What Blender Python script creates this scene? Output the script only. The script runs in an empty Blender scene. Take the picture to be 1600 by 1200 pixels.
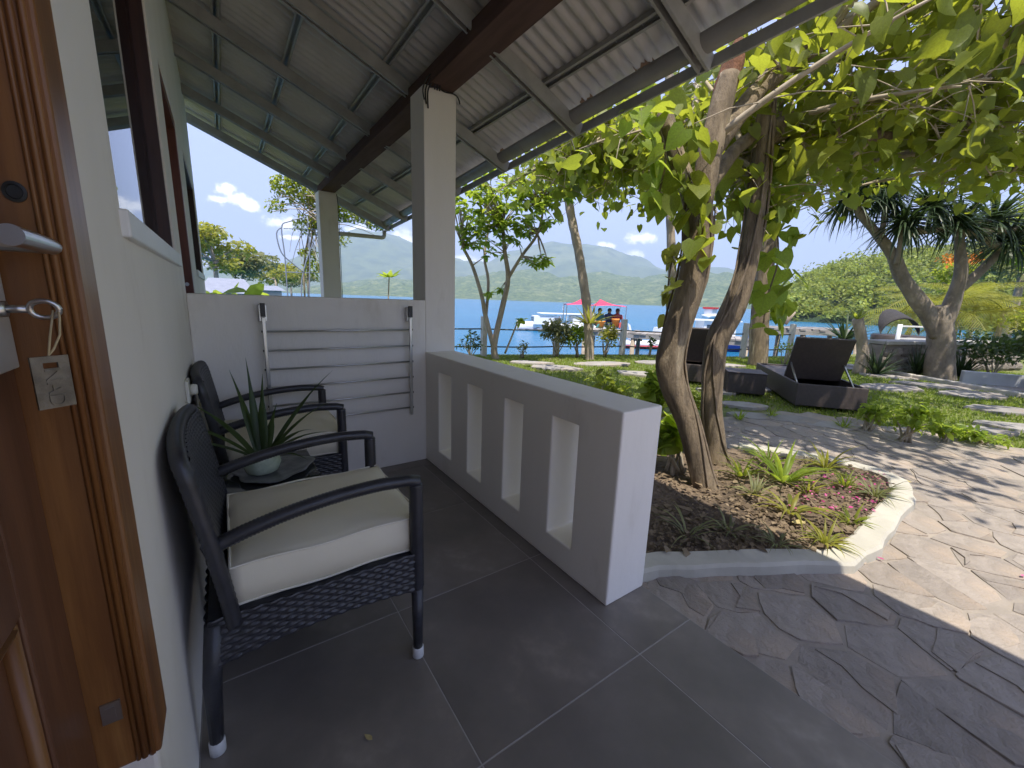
import bpy, math, random
import numpy as np
from mathutils import Vector, Matrix, noise as mnoise

random.seed(11)
rng = np.random.default_rng(11)
scene = bpy.context.scene
COL = scene.collection
R_ = math.radians

# ------------------------------------------------------------------ camera
CAM = np.array([-1.0923, -2.5795, 1.1256])
FPX, PITCH, YAW, ROLL = 643.0, 0.2028, 0.6110, 0.0348
_F = np.array([math.sin(YAW)*math.cos(PITCH), math.cos(YAW)*math.cos(PITCH), -math.sin(PITCH)])
_R = np.array([math.cos(YAW), -math.sin(YAW), 0.0])
_U = np.cross(_R, _F)
RV = _R*math.cos(ROLL) + _U*math.sin(ROLL)
UV = -_R*math.sin(ROLL) + _U*math.cos(ROLL)
cam_d = bpy.data.cameras.new('camera')
cam_d.sensor_fit = 'HORIZONTAL'; cam_d.sensor_width = 36.0
cam_d.lens = FPX/1600*36.0
cam_d.clip_start = 0.02; cam_d.clip_end = 40000
cam = bpy.data.objects.new('camera', cam_d); COL.objects.link(cam)
cam.matrix_world = Matrix(((RV[0], UV[0], -_F[0], CAM[0]), (RV[1], UV[1], -_F[1], CAM[1]),
                           (RV[2], UV[2], -_F[2], CAM[2]), (0, 0, 0, 1)))
scene.camera = cam

def ray(u, v): return _F + RV*(u-800)/FPX - UV*(v-600)/FPX
def at(u, v, depth): return CAM + ray(u, v)*depth             # a point at a forward distance
def onz(u, v, z): d = ray(u, v); return CAM + d*((z-CAM[2])/d[2])
def ony(u, v, y): d = ray(u, v); return CAM + d*((y-CAM[1])/d[1])
def onx(u, v, x): d = ray(u, v); return CAM + d*((x-CAM[0])/d[0])
def px(P):
    d = np.asarray(P, float)-CAM; z = d @ _F
    return 800+FPX*(d @ RV)/z, 600-FPX*(d @ UV)/z, z

# ------------------------------------------------------------------ sun, sky, exposure
SUN_STRENGTH, SKY_STRENGTH, EXPOSURE = 2.0, 0.15, 2.1
SUN_DIR = Vector((-0.19, -0.36, 1.0)).normalized()            # towards the sun
sun_d = bpy.data.lights.new('sun', 'SUN'); sun_d.energy = SUN_STRENGTH; sun_d.angle = R_(0.55)
sun_d.color = (1.0, 0.93, 0.82)
sun = bpy.data.objects.new('sun', sun_d); COL.objects.link(sun)
sun.rotation_euler = SUN_DIR.to_track_quat('Z', 'Y').to_euler()
sun.location = (0, -20, 400)

world = bpy.data.worlds.new('World'); scene.world = world; world.use_nodes = True
wn = world.node_tree; wn.nodes.clear()
def N(t, typ, **kw):
    n = t.nodes.new(typ)
    for k, v in kw.items():
        if k == 'ins':
            for kk, vv in v.items(): n.inputs[kk].default_value = vv
        else: setattr(n, k, v)
    return n
w_out = N(wn, 'ShaderNodeOutputWorld'); w_bg = N(wn, 'ShaderNodeBackground', ins={'Strength': SKY_STRENGTH})
w_sky = N(wn, 'ShaderNodeTexSky', sky_type='NISHITA', sun_disc=False)
w_sky.sun_elevation = math.asin(SUN_DIR.z); w_sky.sun_rotation = math.atan2(SUN_DIR.x, SUN_DIR.y)
w_sky.altitude = 0; w_sky.air_density = 1.0; w_sky.dust_density = 0.6; w_sky.ozone_density = 2.0
w_tc = N(wn, 'ShaderNodeTexCoord')
w_noise = N(wn, 'ShaderNodeTexNoise', ins={'Scale': 34.0, 'Detail': 7.0, 'Roughness': 0.62})
w_noise2 = N(wn, 'ShaderNodeTexNoise', ins={'Scale': 9.0, 'Detail': 3.0})
wn.links.new(w_tc.outputs['Generated'], w_noise.inputs['Vector'])
wn.links.new(w_tc.outputs['Generated'], w_noise2.inputs['Vector'])
CLOUDS = [(352, 296, .020, .015), (372, 314, .034, .017), (392, 322, .026, .013), (345, 312, .022, .008), (455, 371, .022, .006),
          (1000, 372, .034, .014), (985, 403, .040, .016), (955, 385, .018, .009), (940, 383, .014, .008), (640, 380, .060, .026),
          (600, 395, .05, .02), (1075, 400, .05, .014), (730, 410, .05, .02), (560, 360, .03, .012), (343, 360, .008, .006)]
CL_DIRS = [(ray(u, v)/np.linalg.norm(ray(u, v)), w, h) for u, v, w, h in CLOUDS]
d = ray(208, 322); d = d/np.linalg.norm(d); CL_DIRS.append((np.array([-d[0], d[1], d[2]]), .035, .02))
for k in range(10):                                           # more small clouds round the rest of the horizon
    a = R_(100+k*23+random.uniform(-8, 8)); e = R_(random.uniform(6, 16))
    CL_DIRS.append((np.array([math.cos(e)*math.sin(a), math.cos(e)*math.cos(a), math.sin(e)]), random.uniform(.05, .09), random.uniform(.018, .03)))
w_prev = None
for c, w, h in CL_DIRS:
    sub = N(wn, 'ShaderNodeVectorMath', operation='SUBTRACT'); sub.inputs[1].default_value = tuple(c)
    mul = N(wn, 'ShaderNodeVectorMath', operation='MULTIPLY'); mul.inputs[1].default_value = (1/w, 1/w, 1/h)
    ln = N(wn, 'ShaderNodeVectorMath', operation='LENGTH')
    wn.links.new(w_tc.outputs['Generated'], sub.inputs[0]); wn.links.new(sub.outputs[0], mul.inputs[0]); wn.links.new(mul.outputs[0], ln.inputs[0])
    inv = N(wn, 'ShaderNodeMath', operation='SUBTRACT'); inv.inputs[0].default_value = 1.0
    wn.links.new(ln.outputs['Value'], inv.inputs[1])
    if w_prev is None: w_prev = inv.outputs[0]
    else:
        mx = N(wn, 'ShaderNodeMath', operation='MAXIMUM'); wn.links.new(w_prev, mx.inputs[0]); wn.links.new(inv.outputs[0], mx.inputs[1]); w_prev = mx.outputs[0]
w_a = N(wn, 'ShaderNodeMath', operation='MULTIPLY_ADD'); w_a.inputs[1].default_value = 2.6; w_a.inputs[2].default_value = -1.25
wn.links.new(w_noise.outputs['Fac'], w_a.inputs[0])
w_b = N(wn, 'ShaderNodeMath', operation='ADD'); wn.links.new(w_prev, w_b.inputs[0]); wn.links.new(w_a.outputs[0], w_b.inputs[1])
w_r = N(wn, 'ShaderNodeMapRange', interpolation_type='SMOOTHSTEP', ins={'From Min': 0.02, 'From Max': 0.75, 'To Min': 0.0, 'To Max': 0.92})
wn.links.new(w_b.outputs[0], w_r.inputs['Value'])
w_mix = N(wn, 'ShaderNodeMix', data_type='RGBA'); w_mix.inputs['B'].default_value = (5.0, 4.8, 4.7, 1)
w_gam = N(wn, 'ShaderNodeGamma', ins={'Gamma': 0.25}); wn.links.new(w_sky.outputs[0], w_gam.inputs['Color'])
w_tint = N(wn, 'ShaderNodeMix', data_type='RGBA', blend_type='MULTIPLY'); w_tint.inputs['Factor'].default_value = 1.0
w_tint.inputs['B'].default_value = (.98, 1.02, 1.52, 1); wn.links.new(w_gam.outputs[0], w_tint.inputs['A'])
wn.links.new(w_r.outputs[0], w_mix.inputs['Factor']); wn.links.new(w_tint.outputs['Result'], w_mix.inputs['A'])
wn.links.new(w_mix.outputs['Result'], w_bg.inputs['Color']); wn.links.new(w_bg.outputs[0], w_out.inputs[0])

scene.view_settings.view_transform = 'Standard'; scene.view_settings.look = 'None'
scene.view_settings.exposure = EXPOSURE; scene.view_settings.gamma = 1.0
scene.view_settings.use_curve_mapping = False
scene.render.engine = 'CYCLES'
scene.cycles.max_bounces = 8; scene.cycles.diffuse_bounces = 7; scene.cycles.glossy_bounces = 2
scene.cycles.transparent_max_bounces = 8; scene.cycles.transmission_bounces = 4; scene.cycles.volume_bounces = 0
scene.cycles.caustics_reflective = False; scene.cycles.caustics_refractive = False

# ------------------------------------------------------------------ materials
def mat(name, c1, c2=None, scale=4.0, rough=0.7, bump=0.0, bscale=None, metal=0.0, stretch=(1, 1, 1), rand=0.0,
        spec=0.5, detail=6.0, bdist=0.01, c3=None, s3=1.0, t3=(0.55, 0.7), coord='Object', island=False):
    m = bpy.data.materials.new(name); m.use_nodes = True; t = m.node_tree; t.nodes.clear()
    o = N(t, 'ShaderNodeOutputMaterial'); b = N(t, 'ShaderNodeBsdfPrincipled')
    b.inputs['Roughness'].default_value = rough; b.inputs['Metallic'].default_value = metal
    b.inputs['Specular IOR Level'].default_value = spec
    t.links.new(b.outputs[0], o.inputs[0])
    tc = N(t, 'ShaderNodeTexCoord'); mp = N(t, 'ShaderNodeMapping'); mp.inputs['Scale'].default_value = stretch
    t.links.new(tc.outputs[coord], mp.inputs['Vector'])
    c2 = c2 or c1
    nz = N(t, 'ShaderNodeTexNoise', ins={'Scale': scale, 'Detail': detail, 'Roughness': 0.6})
    t.links.new(mp.outputs[0], nz.inputs['Vector'])
    rr = N(t, 'ShaderNodeMapRange', interpolation_type='SMOOTHSTEP', ins={'From Min': 0.32, 'From Max': 0.68})
    t.links.new(nz.outputs['Fac'], rr.inputs['Value'])
    mx = N(t, 'ShaderNodeMix', data_type='RGBA'); mx.inputs['A'].default_value = (*c1, 1); mx.inputs['B'].default_value = (*c2, 1)
    t.links.new(rr.outputs[0], mx.inputs['Factor']); out = mx.outputs['Result']
    if c3:
        n3 = N(t, 'ShaderNodeTexNoise', ins={'Scale': s3, 'Detail': 5.0, 'Roughness': 0.65}); t.links.new(mp.outputs[0], n3.inputs['Vector'])
        r3 = N(t, 'ShaderNodeMapRange', interpolation_type='SMOOTHSTEP', ins={'From Min': t3[0], 'From Max': t3[1]}); t.links.new(n3.outputs['Fac'], r3.inputs['Value'])
        m3 = N(t, 'ShaderNodeMix', data_type='RGBA'); m3.inputs['B'].default_value = (*c3, 1)
        t.links.new(r3.outputs[0], m3.inputs['Factor']); t.links.new(out, m3.inputs['A']); out = m3.outputs['Result']
    if rand:
        if island: rs = N(t, 'ShaderNodeNewGeometry').outputs['Random Per Island']
        else: rs = N(t, 'ShaderNodeObjectInfo').outputs['Random']
        r2 = N(t, 'ShaderNodeMapRange', ins={'To Min': 1-rand, 'To Max': 1+rand}); t.links.new(rs, r2.inputs['Value'])
        hs = N(t, 'ShaderNodeHueSaturation'); t.links.new(out, hs.inputs['Color']); t.links.new(r2.outputs[0], hs.inputs['Value'])
        out = hs.outputs[0]
    t.links.new(out, b.inputs['Base Color'])
    if bump:
        nb = N(t, 'ShaderNodeTexNoise', ins={'Scale': bscale or scale*4, 'Detail': 8.0, 'Roughness': 0.65})
        t.links.new(mp.outputs[0], nb.inputs['Vector'])
        bp = N(t, 'ShaderNodeBump', ins={'Strength': bump, 'Distance': bdist}); t.links.new(nb.outputs['Fac'], bp.inputs['Height'])
        t.links.new(bp.outputs[0], b.inputs['Normal'])
    return m

def leafmat(name, dark, light, transl, amount=0.45, rough=0.45):
    m = bpy.data.materials.new(name); m.use_nodes = True; t = m.node_tree; t.nodes.clear()
    o = N(t, 'ShaderNodeOutputMaterial'); b = N(t, 'ShaderNodeBsdfPrincipled'); b.inputs['Roughness'].default_value = rough
    b.inputs['Specular IOR Level'].default_value = 0.35
    tr = N(t, 'ShaderNodeBsdfTranslucent'); ms = N(t, 'ShaderNodeMixShader'); ms.inputs[0].default_value = amount
    g = N(t, 'ShaderNodeNewGeometry'); oi = N(t, 'ShaderNodeObjectInfo')
    ad = N(t, 'ShaderNodeMath', operation='ADD'); t.links.new(g.outputs['Random Per Island'], ad.inputs[0]); t.links.new(oi.outputs['Random'], ad.inputs[1])
    fr = N(t, 'ShaderNodeMath', operation='FRACT'); t.links.new(ad.outputs[0], fr.inputs[0])
    mx = N(t, 'ShaderNodeMix', data_type='RGBA'); mx.inputs['A'].default_value = (*dark, 1); mx.inputs['B'].default_value = (*light, 1)
    t.links.new(fr.outputs[0], mx.inputs['Factor'])
    tc = N(t, 'ShaderNodeTexCoord'); nz = N(t, 'ShaderNodeTexNoise', ins={'Scale': 14.0, 'Detail': 4.0}); t.links.new(tc.outputs['Object'], nz.inputs['Vector'])
    r2 = N(t, 'ShaderNodeMapRange', ins={'From Min': 0.3, 'From Max': 0.7, 'To Min': 0.72, 'To Max': 1.25}); t.links.new(nz.outputs['Fac'], r2.inputs['Value'])
    hs = N(t, 'ShaderNodeHueSaturation'); t.links.new(mx.outputs['Result'], hs.inputs['Color']); t.links.new(r2.outputs[0], hs.inputs['Value'])
    t.links.new(hs.outputs[0], b.inputs['Base Color'])
    m2 = N(t, 'ShaderNodeMix', data_type='RGBA', blend_type='MULTIPLY'); m2.inputs['Factor'].default_value = 0.5
    m2.inputs['A'].default_value = (*transl, 1); t.links.new(r2.outputs[0], m2.inputs['B']); t.links.new(m2.outputs['Result'], tr.inputs['Color'])
    t.links.new(b.outputs[0], ms.inputs[1]); t.links.new(tr.outputs[0], ms.inputs[2]); t.links.new(ms.outputs[0], o.inputs[0])
    return m

M = {}
M['plaster'] = mat('plaster', (.88, .84, .78), (.84, .80, .74), 1.6, .75, .45, 11, bdist=.006, c3=(.70, .65, .58), s3=2.4, t3=(.56, .80), detail=9, stretch=(1.6, 1.6, .55))
M['white_paint'] = mat('white_paint', (.78, .78, .78), (.72, .72, .72), 6, .45, .05, 40, bdist=.002)
M['tile'] = mat('tile', (.15, .135, .12), (.215, .19, .168), 2.6, .34, .12, 30, rand=.2, bdist=.002, c3=(.34, .30, .255), s3=2.4, t3=(.55, .78), detail=9)
M['grout'] = mat('grout', (.42, .40, .37), (.34, .32, .30), 20, .9)
M['wood'] = mat('wood', (.255, .112, .034), (.165, .066, .021), 5, .38, .12, 18, stretch=(9, 9, .55), bdist=.003, c3=(.33, .16, .05), s3=2.2, t3=(.52, .75))
M['wood_dark'] = mat('wood_dark', (.070, .030, .022), (.045, .020, .016), 5, .45, .1, 20, stretch=(8, 8, .6), bdist=.002)
M['wood_red'] = mat('wood_red', (.20, .062, .032), (.14, .042, .024), 5, .4, .1, 20, stretch=(8, 8, .6), bdist=.002)
M['door_leaf'] = mat('door_leaf', (.165, .072, .036), (.11, .046, .025), 4, .40, .12, 16, stretch=(7, 7, .5), bdist=.003)
M['steel'] = mat('steel', (.62, .62, .62), (.52, .52, .52), 8, .28, .04, 80, metal=.95, bdist=.001)
M['satin'] = mat('satin', (.62, .61, .60), (.55, .54, .53), 12, .4, .05, 60, metal=.3, bdist=.001)
M['brass'] = mat('brass', (.20, .175, .14), (.12, .105, .085), 60, .45, .6, 120, metal=.5, bdist=.002)
M['twine'] = mat('twine', (.55, .45, .28), (.45, .36, .2), 90, .9)
M['black_metal'] = mat('black_metal', (.015, .015, .015), None, 10, .4)
M['galv'] = mat('galv', (.44, .435, .425), (.35, .345, .34), 9, .5, .06, 40, metal=.15, bdist=.002, rand=.06)
M['sheet'] = mat('sheet', (.66, .645, .63), (.57, .555, .545), 3.0, .45, .05, 40, metal=.05, bdist=.002, c3=(.48, .455, .435), s3=1.6, t3=(.5, .75))
M['rust'] = mat('rust', (.34, .22, .14), (.22, .14, .095), 16, .85, .3, 50, bdist=.002)
M['gutter'] = mat('gutter', (.30, .295, .29), (.24, .235, .23), 5, .4, .05, 30, rand=.05, bdist=.002)
M['beam'] = mat('beam', (.13, .085, .075), (.10, .066, .060), 5, .9, .1, 30, spec=.05, stretch=(5, .6, 5), bdist=.002)
M['pvc'] = mat('pvc', (.52, .50, .44), (.44, .42, .37), 8, .5)
M['wicker'] = mat('wicker', (.038, .039, .048), (.026, .027, .034), 30, .32, .35, 150, bdist=.002)
M['wicker_glint'] = mat('wicker_glint', (.030, .031, .036), (.020, .021, .026), 25, .40, .35, 150, bdist=.002, c3=(.30, .31, .33), s3=95, t3=(.60, .70))  # pale specks are weave highlights put into the colour
M['cushion'] = mat('cushion', (.80, .745, .60), (.75, .70, .565), 5, .85, .15, 320, bdist=.001)
M['piping'] = mat('piping', (.80, .76, .65), None, 8, .8)
M['foot'] = mat('foot', (.62, .62, .62), None, 8, .4)
M['glass_dark'] = mat('table_glass', (.045, .05, .055), (.035, .04, .045), 5, .06)
M['pot'] = mat('pot', (.60, .66, .52), (.46, .53, .40), 34, .12, .25, 40, bdist=.004)
M['marble'] = mat('marble', (.13, .14, .15), (.24, .25, .26), 22, .3, .25, 40, detail=9, bdist=.003)
M['plastic'] = mat('plastic', (.72, .71, .64), None, 8, .35)
M['cable'] = mat('cable', (.012, .012, .013), None, 8, .5)
M['mortar'] = mat('mortar', (.33, .285, .235), (.25, .22, .185), 7, .95, .6, 60, bdist=.006)
M['flag'] = mat('flagstone', (.315, .272, .230), (.235, .206, .178), 7.5, .78, 1.0, 17, rand=.16, bdist=.02, c3=(.36, .29, .225), s3=2.2, t3=(.46, .68), detail=9)
M['slab'] = mat('slab_stone', (.32, .30, .275), (.24, .225, .21), 4.5, .85, .6, 16, rand=.18, bdist=.01, c3=(.37, .30, .24), s3=2.0, t3=(.5, .74), detail=9)
M['kerb'] = mat('kerb', (.46, .435, .365), (.39, .37, .31), 6, .8, .3, 30, bdist=.004, c3=(.33, .33, .22), s3=5, t3=(.62, .85))
M['kerb2'] = mat('lawn_kerb', (.46, .43, .38), (.36, .34, .30), 6, .9, .4, 30, bdist=.004)
M['soil'] = mat('soil', (.085, .062, .042), (.19, .138, .092), 3.0, .95, 1.0, 40, bdist=.02, c3=(.25, .185, .125), s3=1.1, t3=(.5, .72), detail=10)
M['ground'] = mat('ground', (.10, .14, .03), (.17, .18, .05), 2.2, .95, .8, 60, bdist=.02, c3=(.24, .18, .11), s3=.8, t3=(.60, .74), detail=9)
M['grass'] = leafmat('grass', (.13, .20, .025), (.25, .31, .05), (.36, .46, .04), .35, .6)
M['leaf_big'] = leafmat('leaf_big', (.070, .105, .022), (.15, .18, .038), (.47, .52, .045), .54, .42)
M['leaf_mid'] = leafmat('leaf_mid', (.080, .125, .022), (.18, .21, .04), (.48, .55, .05), .53, .42)
M['leaf_dark'] = leafmat('leaf_dark', (.030, .055, .018), (.060, .090, .028), (.12, .20, .03), .30, .45)
M['leaf_yel'] = leafmat('leaf_yellow', (.14, .17, .03), (.28, .26, .05), (.50, .50, .06), .45, .45)
M['leaf_bright'] = leafmat('leaf_bright', (.13, .21, .026), (.23, .31, .045), (.46, .58, .06), .58, .4)
M['leaf_spike'] = leafmat('leaf_spike', (.028, .052, .026), (.055, .085, .036), (.08, .14, .03), .22, .4)
M['leaf_sage'] = leafmat('leaf_sage', (.12, .14, .06), (.24, .24, .11), (.32, .34, .10), .38, .5)
M['leaf_pot'] = leafmat('leaf_pot', (.035, .062, .022), (.075, .115, .035), (.10, .17, .03), .25, .4)
M['petal'] = leafmat('petal', (.50, .03, .22), (.62, .20, .36), (.6, .1, .3), .35, .6)
M['flower'] = leafmat('flower_orange', (.65, .16, .02), (.70, .30, .04), (.7, .25, .03), .35, .6)
M['litter'] = leafmat('litter', (.10, .072, .046), (.25, .19, .12), (.2, .12, .05), .15, .8)
M['litter_pale'] = leafmat('litter_pale', (.46, .36, .14), (.55, .46, .22), (.4, .3, .1), .2, .8)
M['bark'] = mat('bark', (.235, .18, .115), (.12, .092, .06), 8, .9, 1.0, 20, stretch=(2.2, 2.2, .5), bdist=.02, c3=(.42, .35, .24), s3=3, t3=(.55, .72), detail=9)
M['bark_pale'] = mat('bark_pale', (.40, .33, .25), (.28, .23, .175), 6, .9, .7, 16, stretch=(1.5, 1.5, 1), bdist=.015, detail=9)
M['bark_grey'] = mat('bark_grey', (.30, .25, .195), (.17, .14, .11), 5, .9, .8, 14, stretch=(1.4, 1.4, .9), bdist=.02, c3=(.40, .34, .27), s3=2.5, t3=(.52, .7), detail=9)
M['bark_vine'] = mat('bark_vine', (.22, .17, .115), (.13, .10, .07), 14, .9, .6, 30, bdist=.006)
M['bark_rot'] = mat('bark_rot', (.23, .10, .045), (.12, .055, .030), 9, .95, 1.0, 26, stretch=(2, 2, .5), bdist=.03)
M['twig'] = mat('twig', (.42, .36, .27), (.28, .23, .16), 9, .9)
M['lounger'] = mat('lounger_weave', (.060, .046, .040), (.042, .033, .030), 30, .55, .5, 90, bdist=.004)
M['cloth_white'] = mat('cloth_white', (.7, .7, .7), None, 6, .9)
M['post'] = mat('post', (.62, .58, .50), (.50, .47, .40), 6, .85, .3, 30, bdist=.003)
M['rope'] = mat('rope', (.075, .085, .075), None, 8, .8)
M['jetty'] = mat('jetty', (.36, .33, .30), (.26, .24, .22), 4, .9, .4, 30, bdist=.005, rand=.12)
M['boat_white'] = mat('boat_white', (.80, .80, .80), None, 6, .35)
M['boat_blue'] = mat('boat_blue', (.035, .06, .30), None, 6, .35)
M['boat_grey'] = mat('boat_grey', (.22, .26, .36), None, 6, .4)
M['boat_dark'] = mat('boat_window', (.06, .08, .10), None, 6, .15)
M['red'] = mat('red', (.55, .03, .03), None, 6, .5)
M['tarp'] = mat('tarp', (.70, .045, .12), (.62, .04, .10), 3, .7)
M['orange'] = mat('orange', (.75, .28, .05), None, 6, .6)
M['skin'] = mat('skin', (.20, .105, .065), None, 6, .55)
M['hair'] = mat('hair', (.012, .010, .010), None, 6, .6)
M['shirt_teal'] = mat('shirt_teal', (.04, .16, .16), None, 6, .8)
M['shirt_blue'] = mat('shirt_blue', (.05, .07, .15), None, 6, .8)
M['shirt_red'] = mat('shirt_red', (.30, .05, .05), None, 6, .8)
M['rubble'] = mat('rubble', (.30, .26, .22), (.18, .155, .135), 9, .9, .8, 20, bdist=.02, rand=.25)
M['thatch'] = mat('hood', (.035, .032, .032), (.022, .02, .02), 20, .8, .5, 60, bdist=.01)
M['roof_grey'] = mat('roof_grey', (.24, .26, .32), (.20, .22, .28), 3, .6)
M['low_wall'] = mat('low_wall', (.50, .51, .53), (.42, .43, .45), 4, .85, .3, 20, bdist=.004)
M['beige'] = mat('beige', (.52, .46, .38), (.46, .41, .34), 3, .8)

def veinmat(src, name):
    m = M[src].copy(); m.name = name; t = m.node_tree; b = next(n for n in t.nodes if n.type == 'BSDF_PRINCIPLED'); tr = next(n for n in t.nodes if n.type == 'BSDF_TRANSLUCENT')
    tc = N(t, 'ShaderNodeTexCoord'); sx = N(t, 'ShaderNodeSeparateXYZ'); t.links.new(tc.outputs['Object'], sx.inputs[0])
    ab = N(t, 'ShaderNodeMath', operation='ABSOLUTE'); t.links.new(sx.outputs['X'], ab.inputs[0])
    mid = N(t, 'ShaderNodeMath', operation='LESS_THAN'); mid.inputs[1].default_value = .016; t.links.new(ab.outputs[0], mid.inputs[0])
    k = N(t, 'ShaderNodeMath', operation='MULTIPLY_ADD'); k.inputs[1].default_value = -.75; t.links.new(ab.outputs[0], k.inputs[0]); t.links.new(sx.outputs['Y'], k.inputs[2])
    sc = N(t, 'ShaderNodeMath', operation='MULTIPLY'); sc.inputs[1].default_value = 6.5; t.links.new(k.outputs[0], sc.inputs[0])
    fr = N(t, 'ShaderNodeMath', operation='FRACT'); t.links.new(sc.outputs[0], fr.inputs[0])
    lat = N(t, 'ShaderNodeMath', operation='LESS_THAN'); lat.inputs[1].default_value = .11; t.links.new(fr.outputs[0], lat.inputs[0])
    mx = N(t, 'ShaderNodeMath', operation='MAXIMUM'); t.links.new(mid.outputs[0], mx.inputs[0]); t.links.new(lat.outputs[0], mx.inputs[1])
    f = N(t, 'ShaderNodeMath', operation='MULTIPLY'); f.inputs[1].default_value = .45; t.links.new(mx.outputs[0], f.inputs[0])
    for node, inp, colr in ((b, 'Base Color', (.26, .29, .09, 1)), (tr, 'Color', (.24, .27, .03, 1))):
        old = node.inputs[inp].links[0].from_socket; g_ = N(t, 'ShaderNodeMix', data_type='RGBA'); g_.inputs['B'].default_value = colr
        t.links.new(f.outputs[0], g_.inputs['Factor']); t.links.new(old, g_.inputs['A']); t.links.new(g_.outputs['Result'], node.inputs[inp])
    return m
for k_ in ('leaf_big', 'leaf_mid', 'leaf_bright', 'leaf_yel'): M[k_+'_vein'] = veinmat(k_, k_+'_vein')

def watermat():
    m = bpy.data.materials.new('water'); m.use_nodes = True; t = m.node_tree; b = t.nodes['Principled BSDF']
    tc = N(t, 'ShaderNodeTexCoord')
    n1 = N(t, 'ShaderNodeTexNoise', ins={'Scale': .035, 'Detail': 5.0}); t.links.new(tc.outputs['Object'], n1.inputs['Vector'])
    mx = N(t, 'ShaderNodeMix', data_type='RGBA'); mx.inputs['A'].default_value = (.012, .10, .23, 1); mx.inputs['B'].default_value = (.025, .17, .31, 1)
    t.links.new(n1.outputs['Fac'], mx.inputs['Factor']); t.links.new(mx.outputs['Result'], b.inputs['Base Color'])
    b.inputs['Roughness'].default_value = .22; b.inputs['IOR'].default_value = 1.33; b.inputs['Specular IOR Level'].default_value = .3
    n2 = N(t, 'ShaderNodeTexNoise', ins={'Scale': 1.3, 'Detail': 6.0, 'Roughness': .6}); t.links.new(tc.outputs['Object'], n2.inputs['Vector'])
    bp = N(t, 'ShaderNodeBump', ins={'Strength': .75, 'Distance': .25}); t.links.new(n2.outputs['Fac'], bp.inputs['Height']); t.links.new(bp.outputs[0], b.inputs['Normal'])
    return m
M['water'] = watermat()

def glassmat():
    m = bpy.data.materials.new('window_glass'); m.use_nodes = True; t = m.node_tree; t.nodes.clear()
    o = N(t, 'ShaderNodeOutputMaterial'); gl = N(t, 'ShaderNodeBsdfGlossy'); gl.inputs['Roughness'].default_value = .012
    gl.inputs['Color'].default_value = (.92, .94, .96, 1)
    tr = N(t, 'ShaderNodeBsdfTransparent'); tr.inputs['Color'].default_value = (.75, .8, .82, 1)
    fr = N(t, 'ShaderNodeFresnel'); fr.inputs['IOR'].default_value = 1.9
    ms = N(t, 'ShaderNodeMixShader'); t.links.new(fr.outputs[0], ms.inputs[0]); t.links.new(tr.outputs[0], ms.inputs[1]); t.links.new(gl.outputs[0], ms.inputs[2])
    t.links.new(ms.outputs[0], o.inputs[0]); return m
M['glass'] = glassmat()

def hillmat(name, c1, c2, c3, sc):
    return mat(name, c1, c2, sc, .95, 1.0, sc*3, bdist=6, c3=c3, s3=sc*.25, t3=(.5, .68), detail=10)
M['hill'] = hillmat('hill_near', (.035, .080, .032), (.14, .19, .065), (.20, .235, .10), .10)
M['hill_far'] = hillmat('hill_far', (.040, .075, .03), (.10, .14, .05), (.14, .17, .07), .010)
M['jungle'] = leafmat('jungle', (.10, .155, .03), (.26, .29, .06), (.40, .46, .06), .35, .6)

for n_ in M['jungle'].node_tree.nodes:
    if n_.type == 'TEX_NOISE': n_.inputs['Scale'].default_value = .16; n_.inputs['Detail'].default_value = 6.0
    if n_.type == 'MAP_RANGE': n_.inputs['To Min'].default_value = .35; n_.inputs['To Max'].default_value = 1.7

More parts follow.
